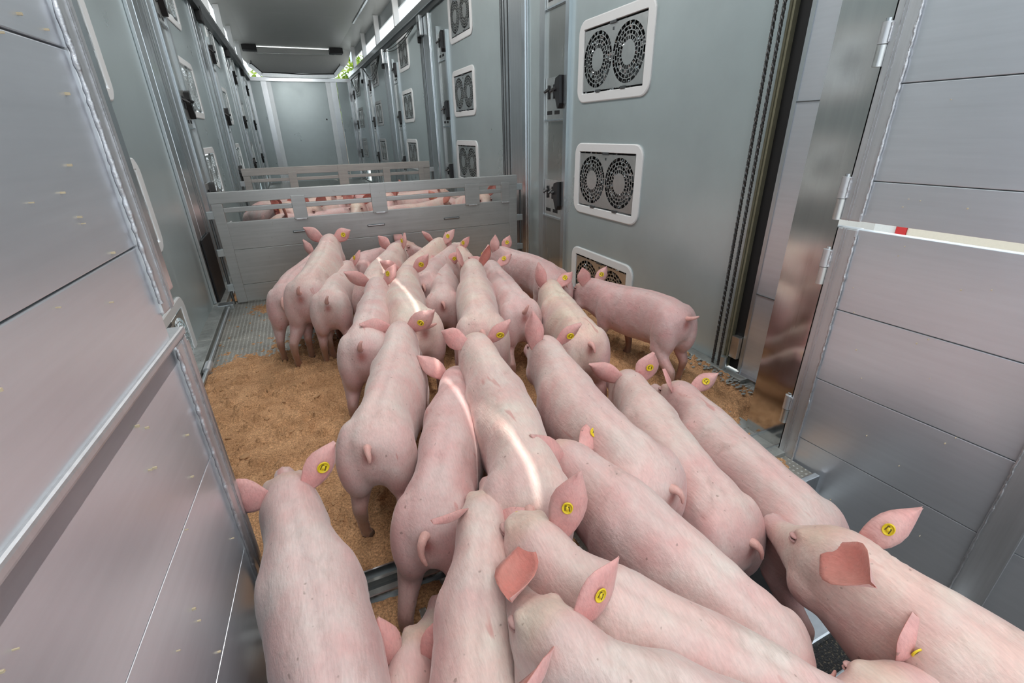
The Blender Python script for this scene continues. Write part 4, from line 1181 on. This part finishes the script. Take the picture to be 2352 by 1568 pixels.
def hoof_geo(fx, fy, lift):
    V = []; F = []
    for s in (-1, 1):
        q = len(V); cx = fx + s * 0.0095
        prof = [(-0.013, 0.004), (0.004, 0.0095), (0.020, 0.006), (0.026, 0.001)]
        for z, sc in ((0.001, 1.0), (0.014, 0.92), (0.024, 0.75)):
            for (yy, hw) in prof: V.append((cx - hw * sc, fy + yy * sc - (z * 0.3), z + lift))
            for (yy, hw) in prof[::-1]: V.append((cx + hw * sc, fy + yy * sc - (z * 0.3), z + lift))
        for r in range(2):
            for k in range(8): F.append((q + r * 8 + k, q + r * 8 + (k + 1) % 8, q + (r + 1) * 8 + (k + 1) % 8, q + (r + 1) * 8 + k))
        F.append(tuple(q + k for k in range(8))[::-1]); F.append(tuple(q + 16 + k for k in range(8)))
    return np.array(V), F

def make_pig(label, T, M_, N_, S_, size=1.0, gt=0.0, gn=0.0, pose=0, ears=None, tail=0, tint=(0.3, 0.0), dirt=0.3, seed=1, tagside=1, far=False, group='pigs moving up the deck'):
    V, F, feet = PROTO_FAR if far else PROTO[pose]
    rnd = random.Random(seed)
    rig = Rig(T, M_, N_, S_, size, gt, gn)
    root = empty('pig', (T[0] * 0.5 + N_[0] * 0.5, T[1] * 0.5 + N_[1] * 0.5, (gt + gn) / 2))
    tag(root, label, 'pig', group)
    R0 = np.array(root.location)
    parts = [V]; faces = [F]; inner = []; frames = {}
    off = len(V)
    ears = ears or {}
    for s in (-1, 1):
        p = dict(out=rnd.uniform(0.35, 0.95), back=rnd.uniform(-0.15, 0.4), twist=rnd.uniform(-0.9, 1.1), L=0.094 + rnd.uniform(-0.008, 0.010), curl=rnd.uniform(0.0, 0.03), wid=rnd.uniform(0.76, 1.0))
        p.update(ears.get(s, {}))
        ev, ef, ei, fr = ear_geo(s, **p)
        parts.append(ev); faces.append(np.array(ef) + off); inner.append(ei); off += len(ev); frames[s] = fr
    for s in (-1, 1):     # eyelids, part of the body
        for (dz, sc) in ((0.0050, (0.0085, 0.0125, 0.0050)), (-0.0055, (0.0080, 0.0115, 0.0042))):
            lv = SPV * np.array(sc) + np.array([s * 0.0440, 0.811, 0.387 + dz]); parts.append(lv); faces.append(np.array(SPF) + off); inner.append(np.full(len(lv), 2)); off += len(lv)
    tv, tf = tail_geo(tail)
    parts.append(tv); off0 = off; off += len(tv)
    A = np.concatenate(parts)
    inner = np.concatenate(inner)
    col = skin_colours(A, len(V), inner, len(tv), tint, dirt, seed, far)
    A = A.copy(); nb = len(V); A[:nb, 0] *= 1 + 0.10 * (fbm(A[:nb, 1] * 5 + seed * 3.1, A[:nb, 1] * 0, 2, seed) - 0.4)
    Wv = rig(A) - R0
    FF = [f for blk in faces for f in blk.tolist()] + [tuple(i + off0 for i in f) for f in tf]
    me = bpy.data.meshes.new('pig_body')
    me.from_pydata(Wv.tolist(), [], FF)
    me.materials.append(MT['skin'])
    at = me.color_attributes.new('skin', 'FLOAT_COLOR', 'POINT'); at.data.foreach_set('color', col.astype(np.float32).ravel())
    me.polygons.foreach_set('use_smooth', [True] * len(me.polygons))
    b = bpy.data.objects.new('body', me); C.objects.link(b); b.parent = root
    if tagside:
        pos, d, w, n = frames[tagside]
        tv_, tf_, iv, ig = tag_geo(pos, d, w, n)
        et = quick_obj('ear_tag', rig(tv_) - R0, tf_, MT['yellow'], root)
        if not far: quick_obj('tag_mark', rig(iv) - R0, ig, MT['tagink'], et, False)
    for s in (-1, 1):
        ev = SPV * np.array([0.0060, 0.0075, 0.0055]) + np.array([s * 0.0435, 0.812, 0.387])
        quick_obj('eye', rig(ev) - R0, SPF, MT['eye'], root)
    if not far:
        for (fx, fy, lf) in feet:
            hv, hf = hoof_geo(fx, fy, lf)
            quick_obj('hoof', rig(hv) - R0, hf, MT['hoof'], root)
    return root
PIGS = {
 'p01': ((-0.164, 2.472, 0.0), (-0.106, 2.74, 0.006), (0.04, 3.088, 0.02), (0.132, 3.307, 0.023), 0.95, 0.0, 0.0),
 'p02': ((-0.086, 2.39, 0.0), (0.019, 2.674, 0.018), (0.116, 3.081, 0.061), (0.177, 3.336, 0.074), 1.05, 0.0, 0.0),
 'p03': ((0.029, 2.3, 0.0), (0.093, 2.562, -0.009), (0.184, 2.924, -0.029), (0.241, 3.154, -0.035), 0.95, 0.0, 0.0),
 'p04': ((0.102, 1.631, 0.0), (0.186, 1.903, -0.001), (0.269, 2.287, -0.003), (0.321, 2.531, -0.004), 1.0, 0.0, 0.0),
 'p05': ((0.36, 1.69, 0.0), (0.34, 1.996, -0.006), (0.445, 2.401, -0.019), (0.511, 2.658, -0.023), 1.06, 0.0, 0.0),
 'p06': ((0.546, 2.098, 0.0), (0.622, 2.345, -0.004), (0.726, 2.686, -0.013), (0.791, 2.901, -0.015), 0.9, 0.0, 0.0),
 'p07': ((0.547, 1.543, 0.0), (0.637, 1.83, 0.006), (0.756, 2.228, 0.02), (0.831, 2.479, 0.023), 1.05, 0.0, 0.0),
 'p08': ((0.816, 1.73, 0.0), (0.854, 2.002, -0.001), (0.921, 2.376, -0.003), (0.964, 2.615, -0.004), 0.97, 0.0, 0.0),
 'p09': ((0.895, 1.322, 0.0), (0.964, 1.591, -0.008), (1.076, 1.958, -0.026), (1.147, 2.19, -0.031), 0.97, 0.0, 0.0),
 'p10': ((1.413, 1.374, 0.0), (1.406, 1.66, -0.018), (1.366, 2.016, -0.061), (1.338, 2.252, -0.073), 0.95, 0.0, 0.0),
 'p11': ((0.314, 0.652, 0.0), (0.406, 0.932, 0.004), (0.46, 1.333, 0.013), (0.494, 1.585, 0.016), 1.02, -0.0, 0.0),
 'p12': ((0.039, 1.02, 0.0), (0.146, 1.286, -0.005), (0.256, 1.667, -0.016), (0.325, 1.907, -0.019), 1.0, 0.0, 0.0),
 'p13': ((0.117, 0.768, 0.0), (0.242, 1.006, -0.027), (0.375, 1.352, -0.09), (0.465, 1.586, -0.108), 1.0, -0.08, 0.0),
 'p14': ((0.668, 0.617, 0.0), (0.639, 0.904, -0.006), (0.705, 1.294, -0.019), (0.747, 1.54, -0.023), 1.0, -0.04, 0.0),
 'p15': ((0.833, 0.506, 0.0), (0.841, 0.782, -0.027), (0.96, 1.142, -0.09), (1.038, 1.38, -0.108), 1.0, -0.17, -0.05),
 'p16': ((1.03, 0.42, 0.0), (1.039, 0.712, -0.019), (1.132, 1.058, -0.064), (1.194, 1.287, -0.077), 0.95, -0.17, -0.1),
 'p17': ((-0.048, 0.219, 0.0), (-0.096, 0.555, 0.0), (-0.139, 0.892, 0.0), (-0.171, 1.141, 0.0), 1.0, -0.17, -0.03),
 'p18': ((0.002, 0.099, 0.0), (0.1, 0.397, 0.0), (0.224, 0.684, 0.0), (0.315, 0.896, 0.0), 0.92, -0.17, -0.02),
 'p19': ((0.725, 0.048, 0.0), (0.508, 0.288, 0.0), (0.3, 0.535, 0.0), (0.314, 0.763, 0.046), 0.95, -0.17, 0.0),
 'p20': ((0.697, 0.247, 0.0), (0.596, 0.462, -0.006), (0.51, 0.777, -0.02), (0.446, 1.011, -0.024), 0.97, -0.17, -0.03),
 'p21': ((0.743, -0.024, 0.0), (0.49, 0.161, 0.0), (0.246, 0.357, 0.0), (0.227, 0.57, 0.033), 0.92, -0.17, 0.03),
 'p22': ((-0.246, 0.058, 0.0), (-0.105, 0.31, 0.0), (0.028, 0.567, 0.0), (0.126, 0.756, 0.0), 0.85, -0.17, -0.17),
 'p23': ((1.175, -0.286, 0.0), (0.982, -0.002, 0.0), (0.879, 0.326, 0.0), (0.941, 0.546, -0.024), 1.0, -0.17, -0.1),
 'p24': ((1.036, -0.456, 0.0), (0.907, -0.159, 0.0), (0.799, 0.145, 0.0), (0.598, 0.215, 0.08), 0.95, -0.17, -0.17),
 'p25': ((0.239, 2.313, 0.0), (0.334, 2.611, 0.005), (0.49, 2.947, 0.016), (0.594, 3.174, 0.02), 1.0, 0.0, 0.0),
 'p26': ((0.209, 3.041, 0.0), (0.457, 3.188, -0.019), (0.632, 3.535, -0.064), (0.824, 3.372, 0.002), 0.95, 0.0, 0.0),
 'p28': ((0.421, 2.413, 0.0), (0.546, 2.669, 0.013), (0.767, 2.954, 0.042), (0.912, 3.142, 0.051), 0.95, 0.0, 0.0),
 'p29': ((0.519, 2.362, 0.0), (0.642, 2.606, 0.0), (0.86, 2.913, 0.0), (0.997, 3.107, 0.0), 0.95, 0.0, 0.0),
 'p31': ((0.86, 2.74, 0), (0.93, 3.05, 0), (1.0, 3.34, -0.1), (1.03, 3.52, -0.16), 0.93, 0, 0),
 'p32': ((1.212, 2.089, 0.0), (1.203, 2.464, -0.001), (1.126, 2.726, -0.003), (1.06, 2.954, -0.004), 0.95, 0.0, 0.0),
}
LBL = {
 'p01': ('pink pig at the left end of the front row, rump low beside the pen gate', 0, 3, (0.6, 0.0), 0.7, {}),
 'p02': ('tall pale pig at the left of the pen gate with ears spread wide', 1, 1, (0.1, 0.4), 0.5, {-1: dict(out=1.0, L=0.115, back=-0.1, twist=-0.1), 1: dict(out=1.15, L=0.09, back=-0.2, twist=0.1)}),
 'p03': ('pale pig with both hind legs seen on the open sawdust, upright curled tail', 2, 1, (0.2, 0.2), 0.7, {-1: dict(out=0.35, back=-0.1, twist=1.1), 1: dict(out=0.25, back=0.0, twist=1.0)}),
 'p04': ('pig beside the open sawdust with one big pink ear held out left', 0, 1, (0.3, 0.1), 0.3, {-1: dict(out=0.95, back=0.3, L=0.12, twist=-0.2), 1: dict(out=0.4, back=0.1, twist=0.9)}),
 'p05': ('broad pale pig mid-herd with a wide back and tag on its flat ear', 1, 2, (0.05, 0.6), 0.1, {-1: dict(out=0.9, back=0.4, twist=-0.1), 1: dict(out=0.75, back=0.3, twist=-0.1)}),
 'p06': ('small pig with a dark sore around its short tail in the middle of the herd', 0, 0, (0.3, 0.1), 0.2, {}),
 'p07': ('cream pig whose right ear is dark red inside, in the middle of the herd', 2, 0, (0.1, 0.5), 0.1, {1: dict(out=0.35, back=-0.05, twist=2.4), -1: dict(out=0.2, back=0.2, twist=1.3)}),
 'p08': ('lilac-pink pig with a short upright tail, second from the wire rope wall', 1, 1, (0.45, 0.0), 0.2, {}),
 'p09': ('yellowish pig with a brown stain around its tail', 0, 0, (0.0, 0.95), 0.1, {-1: dict(out=0.3, back=-0.1, twist=-0.7, L=0.115)}),
 'p10': ('deep pink pig standing apart beside the lowest fan vent of the right wall', 1, 2, (0.95, 0.0), 0.4, {-1: dict(out=0.2, back=0.0, twist=-0.5), 1: dict(out=0.45, back=0.2)}),
 'p11': ('long pig in the centre with a bitten folded left ear and a bright back', 0, 0, (0.2, 0.35), 0.1, {-1: dict(out=1.2, back=-0.5, twist=0.3, curl=0.05), 1: dict(out=0.8, back=0.5, twist=-0.2)}),
 'p12': ('large pale pig with its rump over the open sawdust, hind leg stretched back', 2, 0, (0.2, 0.15), 0.2, {-1: dict(out=1.25, back=0.3, twist=0.0), 1: dict(out=0.95, back=0.45, twist=-0.1, L=0.112)}),
 'p13': ('pinkish pig stepping over the metal sill with both hind legs', 1, 3, (0.75, 0.0), 0.3, {-1: dict(out=0.55, back=0.2, curl=0.05), 1: dict(out=1.2, back=0.4)}),
 'p14': ('long pig with grey scratches along its spine and an upright oval left ear', 0, 0, (0.35, 0.15), 0.1, {-1: dict(out=0.05, back=-0.05, twist=-0.5, L=0.125), 1: dict(out=0.75, back=0.3, twist=-0.2)}),
 'p15': ('long pale pig, second from the right gate, with round tagged ear', 0, 0, (0.25, 0.2), 0.1, {-1: dict(out=1.15, back=-0.2, twist=-0.3, L=0.115), 1: dict(out=0.3, back=0.1, twist=-0.1, wid=1.15)}),
 'p16': ('pig nearest the right gate, walking beside the polished corner post', 1, 0, (0.4, 0.1), 0.1, {-1: dict(out=0.25, back=-0.1, twist=1.2), 1: dict(out=0.95, back=0.1, twist=0.9)}),
 'p17': ('pig beside the lower left gate, red scratches on its neck', 0, 0, (0.3, 0.0), 0.1, {-1: dict(out=1.15, back=-0.05, twist=0.2, curl=0.04), 1: dict(out=0.85, back=-0.1, twist=-0.1)}),
 'p18': ('pale pig in the foreground centre with brownish hair on its poll and folded ears', 0, 0, (0.15, 0.3), 0.1, {-1: dict(dv=(-0.45, -1.0, 0.3), nv=(-0.6, 0.2, 0.8), wid=0.8), 1: dict(dv=(0.7, -0.8, 0.25), nv=(0.4, 0.5, -0.9), curl=0.045)}),
 'p19': ('foreground pig turning its snout left, large round tagged ear upright', 0, 0, (0.25, 0.2), 0.1, {-1: dict(dv=(-0.75, -0.6, -0.1), nv=(-0.4, 0.3, 0.85), curl=0.03), 1: dict(out=0.2, back=0.1, L=0.128, wid=1.15, twist=0.9)}),
 'p20': ('very long foreground pig with red nicks on its shoulder and a stubby tail', 0, 2, (0.3, 0.15), 0.1, {-1: dict(out=0.65, back=-0.1, twist=-0.1, L=0.12), 1: dict(out=1.2, back=-0.2)}),
 'p21': ('foreground pig facing up left with a curled tagged ear', 0, 0, (0.35, 0.15), 0.1, {-1: dict(out=1.35, back=0.3), 1: dict(out=0.75, back=0.4, twist=0.9, L=0.105, wid=1.1)}),
 'p22': ('small foreground pig cut off by the bottom edge', 0, 0, (0.35, 0.35), 0.0, {-1: dict(out=0.3, back=-0.25, twist=0.5), 1: dict(out=0.35, back=-0.05, L=0.115, twist=-0.15, wid=1.05)}),
 'p23': ('big pig at the right resting its snout on another, wide red ear open', 0, 0, (0.15, 0.45), 0.0, {-1: dict(dv=(-0.45, -1.0, 0.30), nv=(-0.70, 0.25, 0.70), L=0.112, wid=1.25, curl=0.02, cup=0.034), 1: dict(dv=(0.3, -0.5, 0.8), nv=(0.85, 0.3, -0.3), curl=0.045, L=0.11)}),
 'p24': ('pig in the bottom right corner, mostly out of view', 0, 0, (0.5, 0.1), 0.0, {-1: dict(out=1.0, back=0.1), 1: dict(dv=(0.0, -0.3, 1.0), nv=(0.8, 0.5, 0.0), curl=0.03)}),
 'p25': ('pale pig behind the broad one with a narrow tagged ear against the pen gate', 0, 0, (0.1, 0.45), 0.1, {-1: dict(out=0.75, back=0.1, twist=-0.2), 1: dict(out=0.15, back=0.1, twist=0.9)}),
 'p26': ('pinkish-brown pig pressed along the pen gate with its head turned right', 0, 0, (0.85, 0.0), 0.3, {}),
 'p28': ('yellowish pig right of the pen gate middle, ear blurred against the planks', 0, 0, (0.0, 0.8), 0.1, {}),
 'p29': ('pig near the pen gate with a tall pink ear and a tag under the other', 0, 0, (0.5, 0.1), 0.2, {-1: dict(out=0.15, back=0.0), 1: dict(out=0.65, back=0.1)}),
 'p31': ('cream pig with lowered head between the two rightmost pigs at the pen gate', 0, 0, (0.1, 0.6), 0.1, {}),
 'p32': ('pink pig by the right end of the pen gate, narrow ears pricked apart', 0, 0, (0.6, 0.0), 0.2, {-1: dict(out=0.1, back=0.0, twist=-1.2), 1: dict(out=0.5, back=0.0, twist=0.8)}),
}
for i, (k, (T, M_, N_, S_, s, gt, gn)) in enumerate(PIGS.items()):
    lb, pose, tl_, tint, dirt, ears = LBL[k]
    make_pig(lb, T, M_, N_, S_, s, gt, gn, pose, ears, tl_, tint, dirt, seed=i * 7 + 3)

# pigs penned between the two gates: (x, y, heading degrees clockwise from +Y, lift, label)
PEN = [
 (-0.30, 4.62, 165, 0.00, 'penned pig in the left corner facing back over the gate, tagged red ear'),
 (-0.02, 5.05, 75, 0.02, 'penned pale pig lying across the left corner, plain back showing'),
 (0.02, 4.70, 200, 0.02, 'penned pig left of the first upright, snout raised'),
 (0.10, 5.25, 95, 0.02, 'penned pig at the back left, below the far gate'),
 (0.24, 4.70, 190, 0.00, 'penned pig right of the first upright facing the herd'),
 (0.42, 4.98, 120, 0.00, 'penned pig left of the middle upright, rump to the left'),
 (0.48, 5.36, 178, 0.03, 'penned pig far back at the middle with two red lit ears'),
 (0.60, 4.66, 215, 0.00, 'penned pig just behind the middle upright, pale back'),
 (0.74, 5.32, 160, 0.05, 'penned pig far back right of the middle upright, ears pricked'),
 (0.82, 4.90, 185, 0.02, 'penned pig right of the middle upright with a dark patch on its ear'),
 (1.02, 5.10, 100, 0.02, 'penned pig with a long back seen above the middle rail'),
 (1.08, 4.68, 255, 0.02, 'penned pig with a round rump left of the third upright'),
 (1.08, 5.36, 75, 0.05, 'penned pig at the far right lifting its snout towards the wall'),
 (1.53, 4.38, 181, 0.03, 'penned pig right of the third upright, tagged ear by the wall'),
 (1.22, 5.10, 350, 0.00, 'penned pig along the right wall facing forward'),
 (0.75, 5.05, 255, 0.02, 'penned pig with its rump under the far gate, head hidden'),
 (0.22, 5.42, 165, 0.04, 'penned pig far back left of the middle, both ears up'),
 (-0.05, 5.40, 100, 0.02, 'penned pig in the far left corner under the far gate'),
 (0.16, 4.35, 250, -0.02, 'penned pig close behind the gate planks, left of the middle'),
 (0.90, 4.30, 80, -0.02, 'penned pig close behind the gate planks, right of the middle'),
]
for i, (x, y, hd, lf, lb) in enumerate(PEN):
    a = math.radians(hd); d = np.array([math.sin(a), math.cos(a)]); c = np.array([x, y]); bend = math.radians((i * 37) % 50 - 25)
    d2 = np.array([math.sin(a + bend), math.cos(a + bend)])
    T = c - d * 0.44; Mm = c - d * 0.06; Nn = c + d * 0.12 + d2 * 0.20; Ss = Nn + d2 * 0.28
    t3 = lambda p, l: (float(p[0]), float(p[1]), l)
    lf = lf + (0.06 if 150 <= hd <= 220 else 0.03) - (0.07 if y > 5.2 else 0.0)
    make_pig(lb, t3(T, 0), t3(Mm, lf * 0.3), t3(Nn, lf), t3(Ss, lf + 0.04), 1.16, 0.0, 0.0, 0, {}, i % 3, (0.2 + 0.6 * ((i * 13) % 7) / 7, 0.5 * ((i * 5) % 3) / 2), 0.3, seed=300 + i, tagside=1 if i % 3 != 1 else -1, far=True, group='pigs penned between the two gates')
# ================================================================== OUTSIDE
def ext_mat(name, col, rough=0.9):
    return plain(name, col, rough)
g = MB(); g.box(-60, 60, -60, 60, -1.45, -1.40)
yard = g.build('ground', ext_mat('yard_concrete', (0.34, 0.34, 0.33)))
tag(yard, kind='structure')
def leaf_mat():
    m, nt, b = new_mat('leaves')
    tc = N(nt, 'TexCoord'); n = N(nt, 'TexNoise', Scale=1.7, Detail=4.0)
    nt.links.new(tc.outputs['Object'], n.inputs['Vector'])
    cr = N(nt, 'ValToRGB'); e = cr.color_ramp.elements
    e[0].position = 0.35; e[0].color = (0.10, 0.20, 0.02, 1); e[1].position = 0.65; e[1].color = (0.42, 0.55, 0.06, 1)
    nt.links.new(n.outputs['Fac'], cr.inputs[0]); nt.links.new(cr.outputs[0], b.inputs['Base Color'])
    b.inputs['Roughness'].default_value = 0.6
    b.inputs['Transmission Weight'].default_value = 0.0
    tr_ = nt.nodes.new('ShaderNodeBsdfTranslucent'); nt.links.new(cr.outputs[0], tr_.inputs['Color'])
    mx = nt.nodes.new('ShaderNodeMixShader'); mx.inputs[0].default_value = 0.5
    out = nt.nodes['Material Output']
    nt.links.new(b.outputs[0], mx.inputs[1]); nt.links.new(tr_.outputs[0], mx.inputs[2]); nt.links.new(mx.outputs[0], out.inputs[0])
    return m
LEAF = leaf_mat(); BARK = ext_mat('bark', (0.12, 0.09, 0.06))
def tree(loc, h, r, n, label, seed):
    rnd = random.Random(seed)
    t = tag(empty('tree', loc), label, 'tree', 'trees outside')
    m = MB(); m.tube([(0, 0, 0), (0.1, 0, h * 0.35), (0.0, 0.15, h * 0.8)], [0.28, 0.2, 0.08], 8)
    for k in range(7):
        a = rnd.uniform(0, 6.28); z = h * rnd.uniform(0.3, 0.6)
        m.tube([(0.05, 0, z), (math.cos(a) * r * 0.4, math.sin(a) * r * 0.4, z + r * 0.35), (math.cos(a) * r * 0.75, math.sin(a) * r * 0.75, z + r * 0.6)], [0.10, 0.06, 0.03], 6)
    m.build('trunk', BARK, t)
    V = []; F = []
    cl = [(rnd.gauss(0, r * 0.42), rnd.gauss(0, r * 0.42), h * 0.68 + rnd.gauss(0, r * 0.42), rnd.uniform(0.35, 0.75) * r * 0.55) for _ in range(34)]
    for k in range(n):
        c = cl[rnd.randrange(len(cl))]
        p = Vector((c[0], c[1], c[2])) + Vector((rnd.gauss(0, 1), rnd.gauss(0, 1), rnd.gauss(0, 0.8))) * c[3] * 0.55
        a = Vector((rnd.gauss(0, 1), rnd.gauss(0, 1), rnd.gauss(0, 1))).normalized(); b = a.orthogonal().normalized(); s = rnd.uniform(0.06, 0.13)
        q = len(V); V += [p - a * s, p + b * s * 0.5, p + a * s, p - b * s * 0.5]; F.append((q, q + 1, q + 2, q + 3))
    me = bpy.data.meshes.new('foliage'); me.from_pydata([tuple(v) for v in V], [], F); me.materials.append(LEAF)
    o = bpy.data.objects.new('foliage', me); C.objects.link(o); o.parent = t; o['kind'] = 'stuff'
tree((3.9, 26.0, -1.4), 6.6, 1.25, 5000, 'bright green tree outside beyond the right top rail', 4)
tree((2.1, 22.0, -1.4), 5.4, 0.8, 3000, 'small green tree outside, seen right of the front hood', 5)
tree((-1.3, 24.0, -1.4), 5.6, 1.0, 3000, 'small green tree outside, seen left of the front hood', 6)
# parked lorry seen through the slit between the right gate leaves
lor = tag(empty('parked_lorry', (7.2, 2.6, -1.4)), 'white lorry with a red stripe parked outside, glimpsed between the right gate leaves', 'lorry')
WHT = ext_mat('lorry_white', (0.78, 0.78, 0.76), 0.4); REDM = ext_mat('lorry_red', (0.62, 0.03, 0.03), 0.4); CRM = ext_mat('lorry_cream', (0.80, 0.72, 0.60), 0.4)
def lb_(nm, x0, x1, y0, y1, z0, z1, mt, bev=0.0):
    m = MB(); m.box(x0, x1, y0, y1, z0, z1, bev); return m.build(nm, mt, lor)
lb_('cargo_box', 0, 2.2, -3.0, 0.9, 0.55, 2.6, CRM, 0.02)
lb_('red_stripe', -0.01, 2.21, 0.90, 1.02, 0.5, 2.6, REDM, 0.0)
lb_('cab', 0, 2.2, 1.02, 2.6, 0.45, 2.3, WHT, 0.08)
lb_('bumper', -0.02, 2.22, 2.55, 2.7, 0.4, 0.75, MT['track'], 0.03)
lb_('side_guard', -0.04, 0.02, -2.6, 0.4, 0.45, 0.85, MT['dark'], 0.01)
for yv in (-2.0, 1.8):
    m = MB(); m.tube([(-0.02, yv, 0.42), (0.28, yv, 0.42)], 0.42, 24); m.build('wheel', MT['black'], lor, True)
